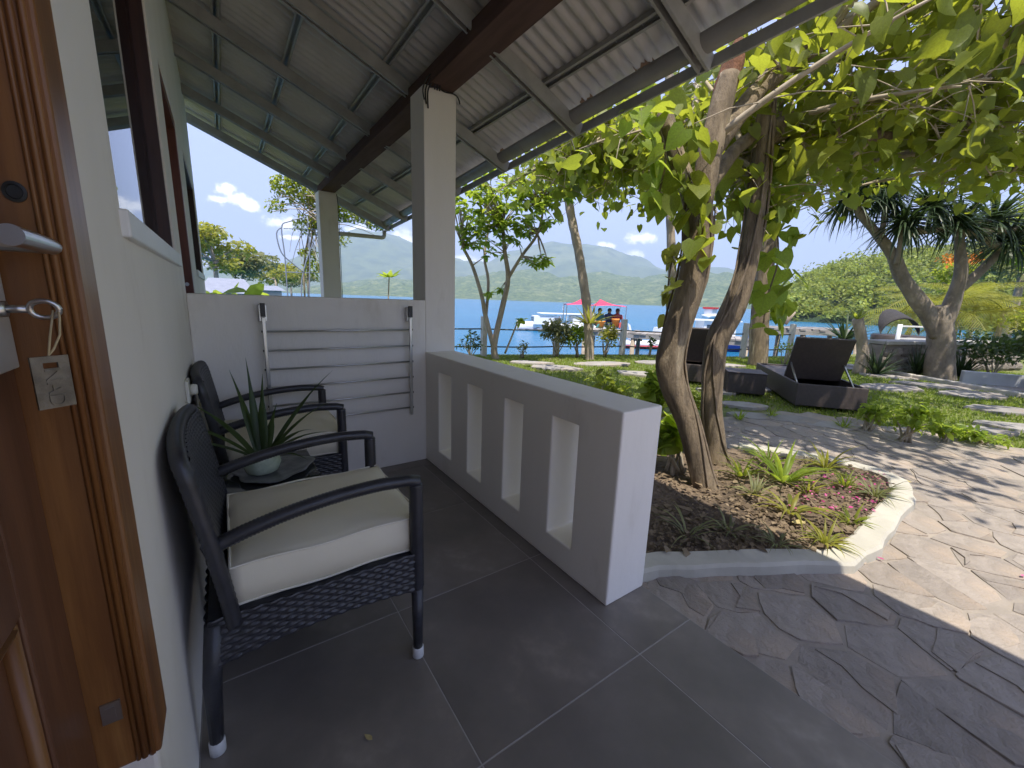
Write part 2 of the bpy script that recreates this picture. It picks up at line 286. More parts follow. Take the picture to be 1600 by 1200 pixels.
# ------------------------------------------------------------------ mesh helpers
class MB:
    def __init__(s): s.v = []; s.f = []
    def add(s, vs, fs):
        o = len(s.v); s.v += [tuple(map(float, p)) for p in vs]; s.f += [tuple(i+o for i in f) for f in fs]; return s
    def box(s, x0, x1, y0, y1, z0, z1):
        return s.add([(x0, y0, z0), (x1, y0, z0), (x1, y1, z0), (x0, y1, z0), (x0, y0, z1), (x1, y0, z1), (x1, y1, z1), (x0, y1, z1)],
                     [(0, 3, 2, 1), (4, 5, 6, 7), (0, 1, 5, 4), (1, 2, 6, 5), (2, 3, 7, 6), (3, 0, 4, 7)])
    def obox(s, c, ax, ay, az):                                # centre and three half axes
        c, ax, ay, az = (np.asarray(k, float) for k in (c, ax, ay, az))
        vs = [c+i*ax+j*ay+k*az for k in (-1, 1) for i, j in ((-1, -1), (1, -1), (1, 1), (-1, 1))]
        return s.add(vs, [(0, 3, 2, 1), (4, 5, 6, 7), (0, 1, 5, 4), (1, 2, 6, 5), (2, 3, 7, 6), (3, 0, 4, 7)])
    def bar(s, a, b, w, h, up=(0, 0, 1)):
        a, b = np.asarray(a, float), np.asarray(b, float); d = (b-a); L = np.linalg.norm(d); d /= L
        sx = np.cross(d, np.asarray(up, float)); sx /= np.linalg.norm(sx); sz = np.cross(sx, d)
        return s.obox((a+b)/2, d*L/2, sx*w/2, sz*h/2)
    def tube(s, pts, rad, n=8, cap=True, ph=0.0, flat=1.0, wob=0.0):
        pts = [np.asarray(p, float) for p in pts]; k = len(pts)
        if not hasattr(rad, '__len__'): rad = [rad]*k
        t0 = pts[1]-pts[0]; t0 = t0/np.linalg.norm(t0)
        ref = np.array([0, 0, 1.0]) if abs(t0[2]) < .9 else np.array([1.0, 0, 0])
        nx = np.cross(ref, t0); nx /= np.linalg.norm(nx); vs = []
        for i, p in enumerate(pts):
            t = pts[min(i+1, k-1)]-pts[max(i-1, 0)]; t = t/(np.linalg.norm(t)+1e-9)
            nx = nx-t*(nx@t); nx /= np.linalg.norm(nx)+1e-9; ny = np.cross(t, nx)
            for j in range(n):
                a = 2*math.pi*j/n+ph
                r = rad[i]*(1+((wob*mnoise.noise(Vector((p[0]*3+math.cos(a)*.9, p[1]*3+math.sin(a)*.9, p[2]*2.2)))+wob*.55*mnoise.noise(Vector((math.cos(a)*2.6+7, math.sin(a)*2.6, p[2]*3.1+p[0]*2)))) if wob else 0))
                vs.append(p+nx*math.cos(a)*r+ny*math.sin(a)*r*flat)
        fs = [(i*n+j, i*n+(j+1) % n, (i+1)*n+(j+1) % n, (i+1)*n+j) for i in range(k-1) for j in range(n)]
        if cap: fs += [tuple(range(n-1, -1, -1)), tuple(range((k-1)*n, k*n))]
        return s.add(vs, fs)
    def lathe(s, prof, c=(0, 0, 0), n=24):
        vs = [(c[0]+r*math.cos(2*math.pi*j/n), c[1]+r*math.sin(2*math.pi*j/n), c[2]+z) for r, z in prof for j in range(n)]; k = len(prof)
        fs = [(i*n+j, i*n+(j+1) % n, (i+1)*n+(j+1) % n, (i+1)*n+j) for i in range(k-1) for j in range(n)]
        if prof[0][0] > 1e-6: fs.append(tuple(range(n-1, -1, -1)))
        if prof[-1][0] > 1e-6: fs.append(tuple(range((k-1)*n, k*n)))
        return s.add(vs, fs)
    def ball(s, c, r, n=10, m=6, sq=(1, 1, 1)):
        prof = [(max(1e-4, math.sin(math.pi*i/m)), -math.cos(math.pi*i/m)) for i in range(m+1)]; o = len(s.v); s.lathe(prof, (0, 0, 0), n)
        for i in range(o, len(s.v)): s.v[i] = tuple(c[k]+s.v[i][k]*r*sq[k] for k in range(3))
        return s
    def mesh(s, name, smooth=False):
        me = bpy.data.meshes.new(name); me.from_pydata(s.v, [], s.f); me.update()
        if smooth: me.polygons.foreach_set('use_smooth', [True]*len(me.polygons))
        return me
    def build(s, name, m, parent=None, smooth=False, world=True):
        if parent is not None and world:                       # coordinates were given in the world: make them local
            o = WLOC[parent.name]; s.v = [(a-o[0], b-o[1], c-o[2]) for a, b, c in s.v]
        return link(name, s.mesh(name, smooth), m, parent)

WLOC = {}
def link(name, me, m, parent=None):
    o = bpy.data.objects.new(name, me); COL.objects.link(o)
    if m is not None and not me.materials: me.materials.append(M[m] if isinstance(m, str) else m)
    if parent is not None: o.parent = parent
    WLOC[o.name] = WLOC[parent.name] if parent is not None else (0, 0, 0)
    return o
def tag(o, label, cat=None, group=None, kind=None):
    if label: o['label'] = label
    if cat: o['category'] = cat
    if group: o['group'] = group
    if kind: o['kind'] = kind
    return o
def thing(name, label, cat, loc=(0, 0, 0), group=None, rz=0):
    o = bpy.data.objects.new(name, None); COL.objects.link(o); o.empty_display_size = .1
    loc = tuple(float(c) for c in loc); o.location = loc; o.rotation_euler = (0, 0, rz); WLOC[o.name] = loc
    return tag(o, label, cat, group)
def copy_tree(o, parent=None):
    c = o.copy(); COL.objects.link(c); c.parent = parent; WLOC[c.name] = WLOC.get(o.name, (0, 0, 0))
    for ch in list(o.children): copy_tree(ch, c)
    return c
def bevel(o, w=.006, seg=2, ang=40):
    b = o.modifiers.new('bevel', 'BEVEL'); b.width = w; b.segments = seg; b.limit_method = 'ANGLE'; b.angle_limit = R_(ang); return o
def fast_mesh(name, V, F):
    """V (n,3), F (m,k) arrays -> mesh"""
    me = bpy.data.meshes.new(name); V = np.asarray(V, np.float32); F = np.asarray(F, np.int32); m, k = F.shape
    me.vertices.add(len(V)); me.vertices.foreach_set('co', V.ravel())
    me.loops.add(m*k); me.loops.foreach_set('vertex_index', F.ravel())
    me.polygons.add(m); me.polygons.foreach_set('loop_start', np.arange(0, m*k, k, dtype=np.int32)); me.polygons.foreach_set('loop_total', np.full(m, k, np.int32))
    me.update(calc_edges=True); me.validate(); return me

def cell_wall(cu, cv, solid, w0, w1, axis):
    """wall of cells with openings; axis 'x': plane across X (u=Y, v=Z), axis 'y': plane across Y (u=X)"""
    mb = MB(); idx = {}
    def P(u, v, w):
        p = (w, u, v) if axis == 'x' else (u, w, v)
        k = tuple(round(c, 5) for c in p)
        if k not in idx: idx[k] = len(mb.v); mb.v.append(k)
        return idx[k]
    nu, nv = len(cu)-1, len(cv)-1
    S = lambda i, j: 0 <= i < nu and 0 <= j < nv and solid(i, j)
    for i in range(nu):
        for j in range(nv):
            if not S(i, j): continue
            a, b, c, d_ = cu[i], cu[i+1], cv[j], cv[j+1]
            mb.f.append((P(a, c, w1), P(b, c, w1), P(b, d_, w1), P(a, d_, w1)))
            mb.f.append((P(a, c, w0), P(a, d_, w0), P(b, d_, w0), P(b, c, w0)))
            if not S(i-1, j): mb.f.append((P(a, c, w0), P(a, c, w1), P(a, d_, w1), P(a, d_, w0)))
            if not S(i+1, j): mb.f.append((P(b, c, w0), P(b, d_, w0), P(b, d_, w1), P(b, c, w1)))
            if not S(i, j-1): mb.f.append((P(a, c, w0), P(b, c, w0), P(b, c, w1), P(a, c, w1)))
            if not S(i, j+1): mb.f.append((P(a, d_, w0), P(a, d_, w1), P(b, d_, w1), P(b, d_, w0)))
    return mb

# ================================================================== THE SETTING
def struct(name, me, m): return tag(link(name, me, m), None, kind='structure')
GZ = -0.05
# sea, garden ground, sea wall ------------------------------------------------
wb = MB().add([(-9000, -9000, -2.0), (9000, -9000, -2.0), (9000, 9000, -2.0), (-9000, 9000, -2.0)], [(0, 1, 2, 3)])
struct('water', wb.mesh('water'), 'water')
SEA = [(-60, 42), (-9, 14), (-2.0, 7.6), (2.5, 5.55), (4.1, 4.95), (6.2, 4.2), (7.3, 3.75), (9.0, 2.75), (11.5, 1.9), (14.0, 1.4), (19, 2.2), (40, -12)]
gb = MB(); nS = len(SEA)
top = [(x, y, GZ-.03) for x, y in SEA]+[(60, -60, GZ-.03), (-70, -60, GZ-.03)]
bot = [(x+.05, y+.25, -4) for x, y in SEA]+[(60, -60, -4), (-70, -60, -4)]
n_ = len(top); gb.add(top+bot, [tuple(range(n_-1, -1, -1))]+[(i, (i+1) % n_, n_+(i+1) % n_, n_+i) for i in range(n_)])
struct('ground', gb.mesh('ground'), 'ground')

# porch floor with one object per tile ----------------------------------------
pf = struct('porch_floor', MB().box(-1.24, .2170, -3.698, 3.75, -.25, -.0010).mesh('porch_floor'), 'grout')
xs = [-1.234, -.664, -.064, .2175]; ys = [-3.698, -3.098, -2.498, -1.898, -1.297, -.697, -.097, .503, 1.103, 1.703, 2.303, 2.903, 3.503, 3.75]
tcache = {}
for i in range(3):
    for j in range(len(ys)-1):
        w, h = xs[i+1]-xs[i], ys[j+1]-ys[j]; k = (round(w, 3), round(h, 3))
        if k not in tcache:
            g = .0017; e = .0008
            b = MB(); x, y = w/2-g, h/2-g
            b.add([(-x, -y, -.004), (x, -y, -.004), (x, y, -.004), (-x, y, -.004), (-x, -y, -e), (x, -y, -e), (x, y, -e), (-x, y, -e),
                   (-x+e, -y+e, 0), (x-e, -y+e, 0), (x-e, y-e, 0), (-x+e, y-e, 0)],
                  [(0, 3, 2, 1), (0, 1, 5, 4), (1, 2, 6, 5), (2, 3, 7, 6), (3, 0, 4, 7), (4, 5, 9, 8), (5, 6, 10, 9), (6, 7, 11, 10), (7, 4, 8, 11), (8, 9, 10, 11)])
            tcache[k] = b.mesh('floor_tile'); tcache[k].materials.append(M['tile'])
        o = link('floor_tile', tcache[k], None, pf); o.location = ((xs[i]+xs[i+1])/2, (ys[j]+ys[j+1])/2, .0)

# paving of irregular flagstones ----------------------------------------------
BED = [(.2175, -1.50), (.48, -1.58), (.84, -1.79), (1.22, -2.01), (1.47, -2.03), (1.86, -2.0), (2.35, -1.98), (2.62, -1.90), (2.70, -1.76), (2.66, -1.55), (2.35, -1.0), (2.0, -.45), (1.5, .1), (.9, .6), (.2175, .9)]
BED = np.array(BED)
def inside(p, poly):
    x, y = p; r = False; n = len(poly)
    for i in range(n):
        x1, y1 = poly[i]; x2, y2 = poly[(i+1) % n]
        if (y1 > y) != (y2 > y) and x < (x2-x1)*(y-y1)/(y2-y1)+x1: r = not r
    return r
PAVE = [(.219, -3.70), (-6.0, -3.70), (-6.0, -13), (9.5, -13), (8.2, -7), (6.0, -3.9), (5.15, -2.75), (4.75, -2.2), (4.55, -1.4), (4.22, -.55), (3.3, -.35), (2.7, .05), (1.9, .9), (.219, 1.4)]  # unseen stretch behind the camera is added to bounce light into the porch
pv = MB().add([(x, y, -.0555) for x, y in PAVE], [tuple(range(len(PAVE)))])
pave = struct('paving', pv.mesh('paving'), 'mortar')
def clip(poly, n, c):                                          # keep n.p <= c
    out = []
    for i in range(len(poly)):
        a, b = poly[i], poly[(i+1) % len(poly)]; da, db = a@n-c, b@n-c
        if da <= 0: out.append(a)
        if da*db < 0: out.append(a+(b-a)*da/(da-db))
    return out
def stone_mesh(poly, h, rough=.012, name='flagstone'):
    """poly: list of 2d points round (0,0); a flat stone with a ragged edge and a chamfer"""
    pts = []
    for i in range(len(poly)):
        a, b = poly[i], poly[(i+1) % len(poly)]; L = np.linalg.norm(b-a); k = max(1, int(L/.07))
        nrm = np.array([-(b-a)[1], (b-a)[0]])/(L+1e-9)
        for q in range(k):
            p = a+(b-a)*q/k
            pts.append(p+nrm*rng.normal(0, rough*.5)-p/(np.linalg.norm(p)+1e-9)*(.014 if q == 0 else 0)*rng.uniform(.2, 1))
    pts = np.array(pts); n = len(pts); c = pts.mean(0); tx, ty = rng.normal(0, .011, 2)
    ring = lambda s, z: [(p[0]*s+c[0]*(1-s), p[1]*s+c[1]*(1-s), z+(p[0]*tx+p[1]*ty)) for p in pts]
    b = MB(); b.v = ring(1.0, -.012)+ring(.999, h*.7)+ring(.992, h)
    b.f = [(i, (i+1) % n, n+(i+1) % n, n+i) for i in range(n)]+[(n+i, n+(i+1) % n, 2*n+(i+1) % n, 2*n+i) for i in range(n)]+[tuple(range(2*n, 3*n))]
    return b.mesh(name)
seeds = []
for k in range(7000):
    p = np.array([rng.uniform(.0, 7.2), rng.uniform(-6.0, 1.6)]); w = rng.uniform(.13, .27)+.05*max(0, p[0]-1.6)
    if all(((p-q)*np.array([1.25, .85])) @ ((p-q)*np.array([1.25, .85])) > w*w for q in seeds): seeds.append(p)
seeds = np.array(seeds); ns = 0
bedc = BED.mean(0)
for i, s in enumerate(seeds):
    if not inside(s, PAVE) and s[0] > .2: continue
    if inside(s+(s-bedc)*-.0, bedc+(BED-bedc)*.86): continue
    poly = [s+np.array(q)*1.2 for q in ((-1, -1), (1, -1), (1, 1), (-1, 1))]
    dd = np.linalg.norm(seeds-s, axis=1); near = np.argsort(dd)[1:22]; gap = rng.uniform(.0008, .0045)
    for j in near:
        nn = (seeds[j]-s)/dd[j]; poly = clip(poly, nn, nn@((s+seeds[j])/2)-gap)
        if len(poly) < 3: break
    if len(poly) >= 3: poly = clip(poly, np.array([-1., 0]), -.2215)
    if len(poly) < 3: continue
    c = np.mean(poly, 0); pu_, pv2_, pz_ = px((c[0], c[1], GZ))
    if not inside(c, PAVE) or pz_ < .25 or pu_ > 1900 or pv2_ > 1500: continue
    hgt_ = rng.uniform(.0075, .0135); me = stone_mesh([q-c for q in poly], hgt_); me.materials.append(M['flag'])
    o = link('flagstone', me, None, pave); o.location = (c[0], c[1], -.062); ns += 1
    if c[0] < 3.2 and rng.uniform() < .62:                    # slaty stone: a thinner layer left standing on part of it
        a_ = rng.uniform(0, 6.283); nn = np.array([math.cos(a_), math.sin(a_)]); sub = clip([c+(q-c)*.93 for q in poly], nn, nn@c+rng.uniform(-.05, .09))
        if len(sub) >= 3:
            c2_ = np.mean(sub, 0); m2_ = stone_mesh([q-c2_ for q in sub], rng.uniform(.002, .0055), .03, 'slate_layer'); m2_.materials.append(M['flag'])
            o2 = link('slate_layer', m2_, None, o); o2.location = (c2_[0]-c[0], c2_[1]-c[1], hgt_+.0005)

# planting bed with its kerb ----------------------------------------------------
def heightmesh(poly, z0, amp, step, name):
    (x0, y0), (x1, y1) = np.min(poly, 0), np.max(poly, 0); V = {}; vs = []; fs = []
    nx, ny = int((x1-x0)/step)+1, int((y1-y0)/step)+1
    def vid(i, j):
        if (i, j) not in V:
            x, y = x0+i*step, y0+j*step; V[i, j] = len(vs)
            vs.append((x, y, z0+amp*(mnoise.fractal(Vector((x*2.3, y*2.3, 1)), 1, 2, 4))))
        return V[i, j]
    for i in range(nx):
        for j in range(ny):
            if inside((x0+(i+.5)*step, y0+(j+.5)*step), poly): fs.append((vid(i, j), vid(i+1, j), vid(i+1, j+1), vid(i, j+1)))
    b = MB(); b.v = vs; b.f = fs; return b
print('stones', ns)
bed = struct('planting_bed', heightmesh(BED, -.022, .026, .04, 'planting_bed').mesh('planting_bed', True), 'soil')
KIN = BED[:11]
kb = MB(); sec = []
for i, p in enumerate(KIN):
    t = KIN[min(i+1, len(KIN)-1)]-KIN[max(i-1, 0)]; t /= np.linalg.norm(t); nrm = np.array([t[1], -t[0]])
    sec.append((p, nrm))
fine = []
for i in range(len(sec)-1):
    for q in range(4):
        f = q/4; w = lambda a, b: a*(1-f)+b*f
        fine.append((w(sec[i][0], sec[i+1][0]), w(sec[i][1], sec[i+1][1])))
fine.append(sec[-1]); vs = []
for k, (p, nm) in enumerate(fine):
    wd = .105+.006*math.sin(k*1.7); hz = .002+.004*math.sin(k*.9)
    for off, z in ((-.015, -.08), (-.015, hz-.008), (-.003, hz), (wd-.012, hz), (wd, hz-.014), (wd+.006, -.08)):
        q = p+nm*off; vs.append((max(q[0], .2185) if k == 0 else q[0], q[1], z))
fs = [(k*6+j, k*6+(j+1) % 6, (k+1)*6+(j+1) % 6, (k+1)*6+j) for k in range(len(fine)-1) for j in range(6)]+[(5, 4, 3, 2, 1, 0), tuple(len(vs)-6+j for j in range(6))]
kb.add(vs, fs)
tag(kb.build('bed_kerb', 'kerb', None, True), 'cream painted kerb curving round the planting bed with the trees', 'kerb')
bpy.data.objects['bed_kerb'].data.polygons.foreach_set('use_smooth', [False]*len(bpy.data.objects['bed_kerb'].data.polygons))

# far hills: two ranges across the bay -------------------------------------------
def rng_hills(name, ctrl, D0, D1, m, amp, seg=260, rad=26, nf=.004):
    az, el = [], []
    for u, v in ctrl:
        d = ray(u, v); az.append(math.atan2(d[0], d[1])); el.append(d[2]/math.hypot(d[0], d[1]))
    a0, a1 = az[0], az[-1]; b = MB()
    for i in range(seg+1):
        a = a0+(a1-a0)*i/seg; e = np.interp(a, az, el)
        for j in range(rad+1):
            f = j/rad; r = D0+(D1-D0)*f
            hgt = e*D1+CAM[2]+2.0; prof = math.sin(min(1, f/.86)*math.pi/2)**1.15 if f < .86 else 1-(f-.86)*2.2
            x, y = math.sin(a)*r, math.cos(a)*r
            z = -2.6+hgt*prof+amp*min(1, f*4)*(mnoise.ridged_multi_fractal(Vector((x*nf, y*nf, 3)), .9, 2.1, 6, .9, 2.0)-1.0)*min(1, hgt/(amp*2+1))
            b.v.append((x, y, z))
    w = rad+1
    b.f = [(i*w+j, (i+1)*w+j, (i+1)*w+j+1, i*w+j+1) for i in range(seg) for j in range(rad)]
    return struct(name, b.mesh(name, True), m)
rng_hills('mountains', [(-900, 440), (-200, 430), (250, 425), (430, 424), (470, 405), (520, 380), (560, 370), (600, 374), (650, 392), (720, 412), (760, 416), (800, 402), (860, 388), (900, 391), (950, 393), (1000, 412), (1040, 426), (1140, 428), (1300, 452), (1700, 470), (2600, 480)],
          2600, 4600, 'hill_far', 70, 340, 30, .0012)
rng_hills('hills', [(-900, 452), (0, 450), (300, 450), (430, 452), (520, 446), (600, 440), (700, 438), (760, 432), (820, 427), (900, 433), (960, 430), (1000, 440), (1060, 431), (1140, 434), (1230, 446), (1340, 460), (1700, 476)],
          1150, 2000, 'hill', 26, 420, 34, .004)
# pale beach strips on the far shore
for u0, u1 in ((980, 1040), (715, 760)):
    a, b_ = onz(u0, 474, -2), onz(u1, 474, -2)

# ================================================================== THE HOUSE
house = thing('house', 'white plastered bungalow with tiled porch, slotted parapet and corrugated metal porch roof', 'house', (-1.235, -1, 0))
WX = -1.235
ycut = [-3.6, -2.70, -1.795, -1.48, -.28, .05, .95, 1.5, 3.05, 3.33]; zcut = [0, 1.262, 2.13, 2.30, 2.42, 3.35]
def solid(i, j):
    if i == 1: return j > 3
    if i == 3: return not (j in (1, 2))
    if i == 5: return j > 1
    if i == 7: return not (j == 1)
    return True
wall = cell_wall(ycut, zcut, solid, WX-.2, WX, 'x').build('wall', 'plaster', house)
bevel(wall, .004, 2)
# dim rooms behind the openings (back wall, side walls and ceiling of the house)
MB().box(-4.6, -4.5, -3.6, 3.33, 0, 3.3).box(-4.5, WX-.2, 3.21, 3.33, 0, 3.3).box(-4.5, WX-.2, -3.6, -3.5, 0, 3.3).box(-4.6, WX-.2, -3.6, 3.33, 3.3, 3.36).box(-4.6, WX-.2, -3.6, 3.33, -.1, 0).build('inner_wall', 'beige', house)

def window(y0, y1, z0, z1, wood, sill=True):
    w = MB()
    fx0, fx1 = WX-.060, WX-.008; t = .05
    w.box(fx0, fx1, y1-.022, y1, z0, z1).box(fx0, fx1, y0, y0+.022, z0, z1)
    w.box(fx0, fx1, y0+.022, y1-.022, z1-.022, z1)
    w.box(fx0, fx0+.03, y0+.022, y1-.022, z0, z0+.02)
    f = w.build('window', wood, house)
    MB().box(fx0+.010, fx0+.014, y0+.022, y1-.022, z0+.02, z1-.022).build('pane', 'glass', f)
    if sill:
        s = MB().box(WX-.04, WX+.014, y0-.02, y1+.05, z0-.047, z0+.004).build('sill', 'white_paint', f); bevel(s, .004)
    return f
window(-1.48, -.28, 1.262, 2.30, 'wood_dark')
window(1.5, 3.05, 1.262, 2.13, 'wood_dark')

# front door: frame, leaf, handle
fr = MB()
JX0, JX1 = WX-.068, WX+.007
def jamb(b, y0, y1, z0, z1, sgn):
    b.box(JX0, JX1, y0, y1, z0, z1)
jb = MB(); jamb(jb, -1.872, -1.795, .43, 2.42, 1)
door_frame = jb.build('door_frame', 'wood', house); bevel(door_frame, .004)
for gx in (0.010, .019, .026):                                 # beading on the reveal
    MB().tube([(JX1-gx, -1.872, .432), (JX1-gx, -1.872, 2.40)], .0038 if gx < .02 else .0028, 6).build('bead', 'wood', door_frame, True)
MB().box(JX0, JX1, -2.70, -2.624, .43, 2.42).build('jamb', 'wood', door_frame)
MB().box(JX0, JX1, -2.624, -1.872, 2.345, 2.42).build('head', 'wood', door_frame)
# strike plates on the jamb
MB().box(-1.283, -1.262, -1.8745, -1.8722, .515, .548).box(-1.278, -1.268, -1.8752, -1.8746, .522, .541).build('strike_plate', 'steel', door_frame)
MB().lathe([(.0001, 0), (.013, 0), (.013, .003), (.009, .003), (.009, .001), (.0001, .001)], (0, 0, 0), 18)
hb = MB(); hb.lathe([(.0095, 0), (.0095, .002), (.0068, .0024), (.006, .001)], (0, 0, 0), 18)
hb.v = [(-1.268+x, -1.8722-z, 1.222+y*1.15) for x, y, z in hb.v]; hb.build('bolt_hole', 'black_metal', door_frame)
for y0, y1 in ((-1.866, -1.790), (-2.70, -2.63)): bevel(MB().box(JX0-.015, JX1-.006, y0, y1, .0, .43).build('door_plinth', 'plaster', house), .006)
leaf = MB(); LX = -1.295
leaf.box(LX-.042, LX, -1.982, -1.8735, .012, 2.34).box(LX-.042, LX, -2.622, -2.51, .012, 2.34)
leaf.box(LX-.042, LX, -2.51, -1.982, 2.22, 2.34).box(LX-.042, LX, -2.51, -1.982, .012, .22).box(LX-.042, LX, -2.51, -1.982, .78, .92)
door = leaf.build('door', 'door_leaf', house); bevel(door, .003)
for z0, z1 in ((.22, .78), (.92, 2.22)):
    p = MB().box(LX-.032, LX-.014, -2.505, -1.987, z0+.005, z1-.005).build('panel', 'door_leaf', door)
    mo = MB()
    for y in (-2.501, -1.991): mo.tube([(LX-.010, y, z0+.004), (LX-.010, y, z1-.004)], .0085, 8)
    for z in (z0+.009, z1-.009): mo.tube([(LX-.010, -2.501, z), (LX-.010, -1.991, z)], .0085, 8)
    mo.build('moulding', 'wood', door, True)
pt = MB().box(LX+.0005, LX+.006, -1.945, -1.878, 1.030, 1.235).build('lock_plate', 'satin', door); bevel(pt, .002)
hl = MB(); hl.tube([(LX+.006, -1.912, 1.165), (LX+.050, -1.912, 1.165)], .0085, 12)
hl.tube([(LX+.053, -1.893, 1.165), (LX+.053, -1.898, 1.165), (LX+.053, -1.912, 1.1655), (LX+.054, -1.97, 1.166), (LX+.055, -2.018, 1.166)], [.006, .0082, .0088, .0092, .0094], 24)
hl.build('door_handle', 'steel', door, False)
kc = MB(); kc.tube([(LX+.006, -1.925, 1.098), (LX+.018, -1.925, 1.098)], .0085, 14); kc.build('lock_cylinder', 'steel', door, True)
# the neighbour's door beyond the low wall
nd = MB().box(WX-.075, WX-.004, .884, .95, .0, 2.13).box(WX-.075, WX-.004, .05, .11, .0, 2.13).box(WX-.075, WX-.004, .11, .884, 2.07, 2.13).build('door_frame', 'wood_red', house)
MB().box(WX-.12, WX-.08, .112, .882, .01, 2.065).build('door', 'door_leaf', house)
MB().tube([(WX-.035, .880, 1.15), (WX-.035, .876, 1.15)], .012, 10).build('bolt_hole', 'steel', nd)

# key with its tag hanging from the lock
kt = thing('key_fob', 'engraved metal key tag hanging on twine from the key in the wooden door', 'key tag', (LX+.03, -1.925, 1.0))
kk = MB(); kk.box(LX+.014, LX+.035, -1.9265, -1.9235, 1.094, 1.102)
kk.tube([(LX+.045+.011*math.cos(a), -1.925-.002*math.sin(a), 1.098+.009*math.sin(a)) for a in np.linspace(0, 2*math.pi, 17)], .0028, 8, cap=False)
kk.build('key', 'steel', kt, True)
tw = MB(); A = np.array([LX+.055, -1.925, 1.094]); B = np.array([LX+.044, -1.945, 1.047])
tw.tube([A+(0, 0, .004), A+(.001, -.004, -.004), A*.6+B*.4+(.004, 0, -.004), A*.25+B*.75+(.003, 0, -.002), B], .0011, 6)
tw.tube([A+(-.004, 0, .003), A*.5+B*.5+(-.002, 0, -.001), B+(.002, 0, .002)], .0011, 6)
tw.build('twine', 'twine', kt, True)
tg = MB(); TD = np.array([.80, .60, 0]); TN = np.array([.60, -.80, 0]); tc_ = np.array([LX+.046, -1.945, 1.022])
def slab_hole(b, c, ux, uz, un, w, h, t, hz):
    xs_ = [-w/2, -.006, .006, w/2]; zs_ = [-h/2, h/2-.013, h/2-.007, h/2]
    for i in range(3):
        for j in range(3):
            if i == 1 and j == 1: continue
            cc = c+ux*(xs_[i]+xs_[i+1])/2+uz*(zs_[j]+zs_[j+1])/2
            b.obox(cc, ux*(xs_[i+1]-xs_[i])/2, un*t/2, uz*(zs_[j+1]-zs_[j])/2)
slab_hole(tg, tc_, TD, np.array([0, 0, 1.]), TN, .030, .056, .0030, 0)
tgo = tg.build('tag', 'brass', kt)
def text_mesh(txt, size, depth):
    cu = bpy.data.curves.new('lettering', 'FONT'); cu.body = txt; cu.size = size; cu.extrude = depth; cu.align_x = 'CENTER'; cu.align_y = 'CENTER'
    o = bpy.data.objects.new('lettering', cu); COL.objects.link(o); bpy.context.view_layer.update()
    me = bpy.data.meshes.new_from_object(o.evaluated_get(bpy.context.evaluated_depsgraph_get())); bpy.data.objects.remove(o); return me
tm = text_mesh('NAD', .019, .0008)
for v in tm.vertices:
    x, y, z = v.co; w = tc_+TN*(.0017+z)+np.array([0, 0, 1.])*(-x-.006)+TD*(y); v.co = w-np.array(WLOC[kt.name])
tm.materials.append(M['brass']); link('lettering', tm, None, tgo)

# low back wall, parapet with slots, columns --------------------------------------
bw = MB().box(-1.2345, .0, 0, .12, 0, 1.101).build('back_wall', 'plaster', house); bevel(bw, .006)
pc = [-1.689]; PH, PT = .761, .217
slots = []
for (ua, va), (ub, vb) in (((853, 844), (890, 869)), ((783.5, 792), (810, 809)), ((729, 750), (750, 765)), ((685.6, 720), (704, 730))):
    a, b_ = onx(ua, va, 0), onx(ub, vb, 0); slots.append((b_[1], a[1], min(a[2], b_[2])))
print('slots', [tuple(round(float(c), 3) for c in s) for s in slots])
uc = [-1.689]
for s in slots: uc += [float(s[0]), float(s[1])]
uc.append(0.0)
par = cell_wall(uc, [0, .125, .655, PH], lambda i, j: not (j == 1 and i % 2 == 1), 0, PT, 'x').build('parapet', 'plaster', house)
bevel(par, .007, 2)
cl = MB().box(.0, .217, .0005, .217, 0, 2.36).build('column', 'plaster', house); bevel(cl, .006)
cl2 = MB().box(.0, .217, 3.28, 3.497, 0, 2.36).build('column', 'plaster', house); bevel(cl2, .006)

# porch roof ------------------------------------------------------------------------
def rz(x, off=0): return 3.06-.404*(x+1.235)+off
SL = np.array([1, 0, -.404])/math.hypot(1, .404); SN = np.array([.404, 0, 1])/math.hypot(1, .404)
XE = lambda y: .7126+.047*(y+1.4)
sb = MB(); pitch_ = .076; Y0, Y1 = -3.78, 3.92; nper = 8; ny = int((Y1-Y0)/pitch_*nper)
XT = -1.9
for j in range(ny+1):
    y = Y0+(Y1-Y0)*j/ny; a = .013*math.sin(2*math.pi*(y/pitch_)); lap = .0015*((int((y+20)/.76)) % 2)
    for x in (XT, -1.0, -.3, .3, XE(y)-.10, XE(y)):
        sb.v.append((x, y, rz(x)+a+lap))
sb.f = [(j*6+i, (j+1)*6+i, (j+1)*6+i+1, j*6+i+1) for j in range(ny) for i in range(5)]
roof = sb.build('porch_roof', 'sheet', house, True)
so = roof.modifiers.new('thickness', 'SOLIDIFY'); so.thickness = .0012; so.offset = 1
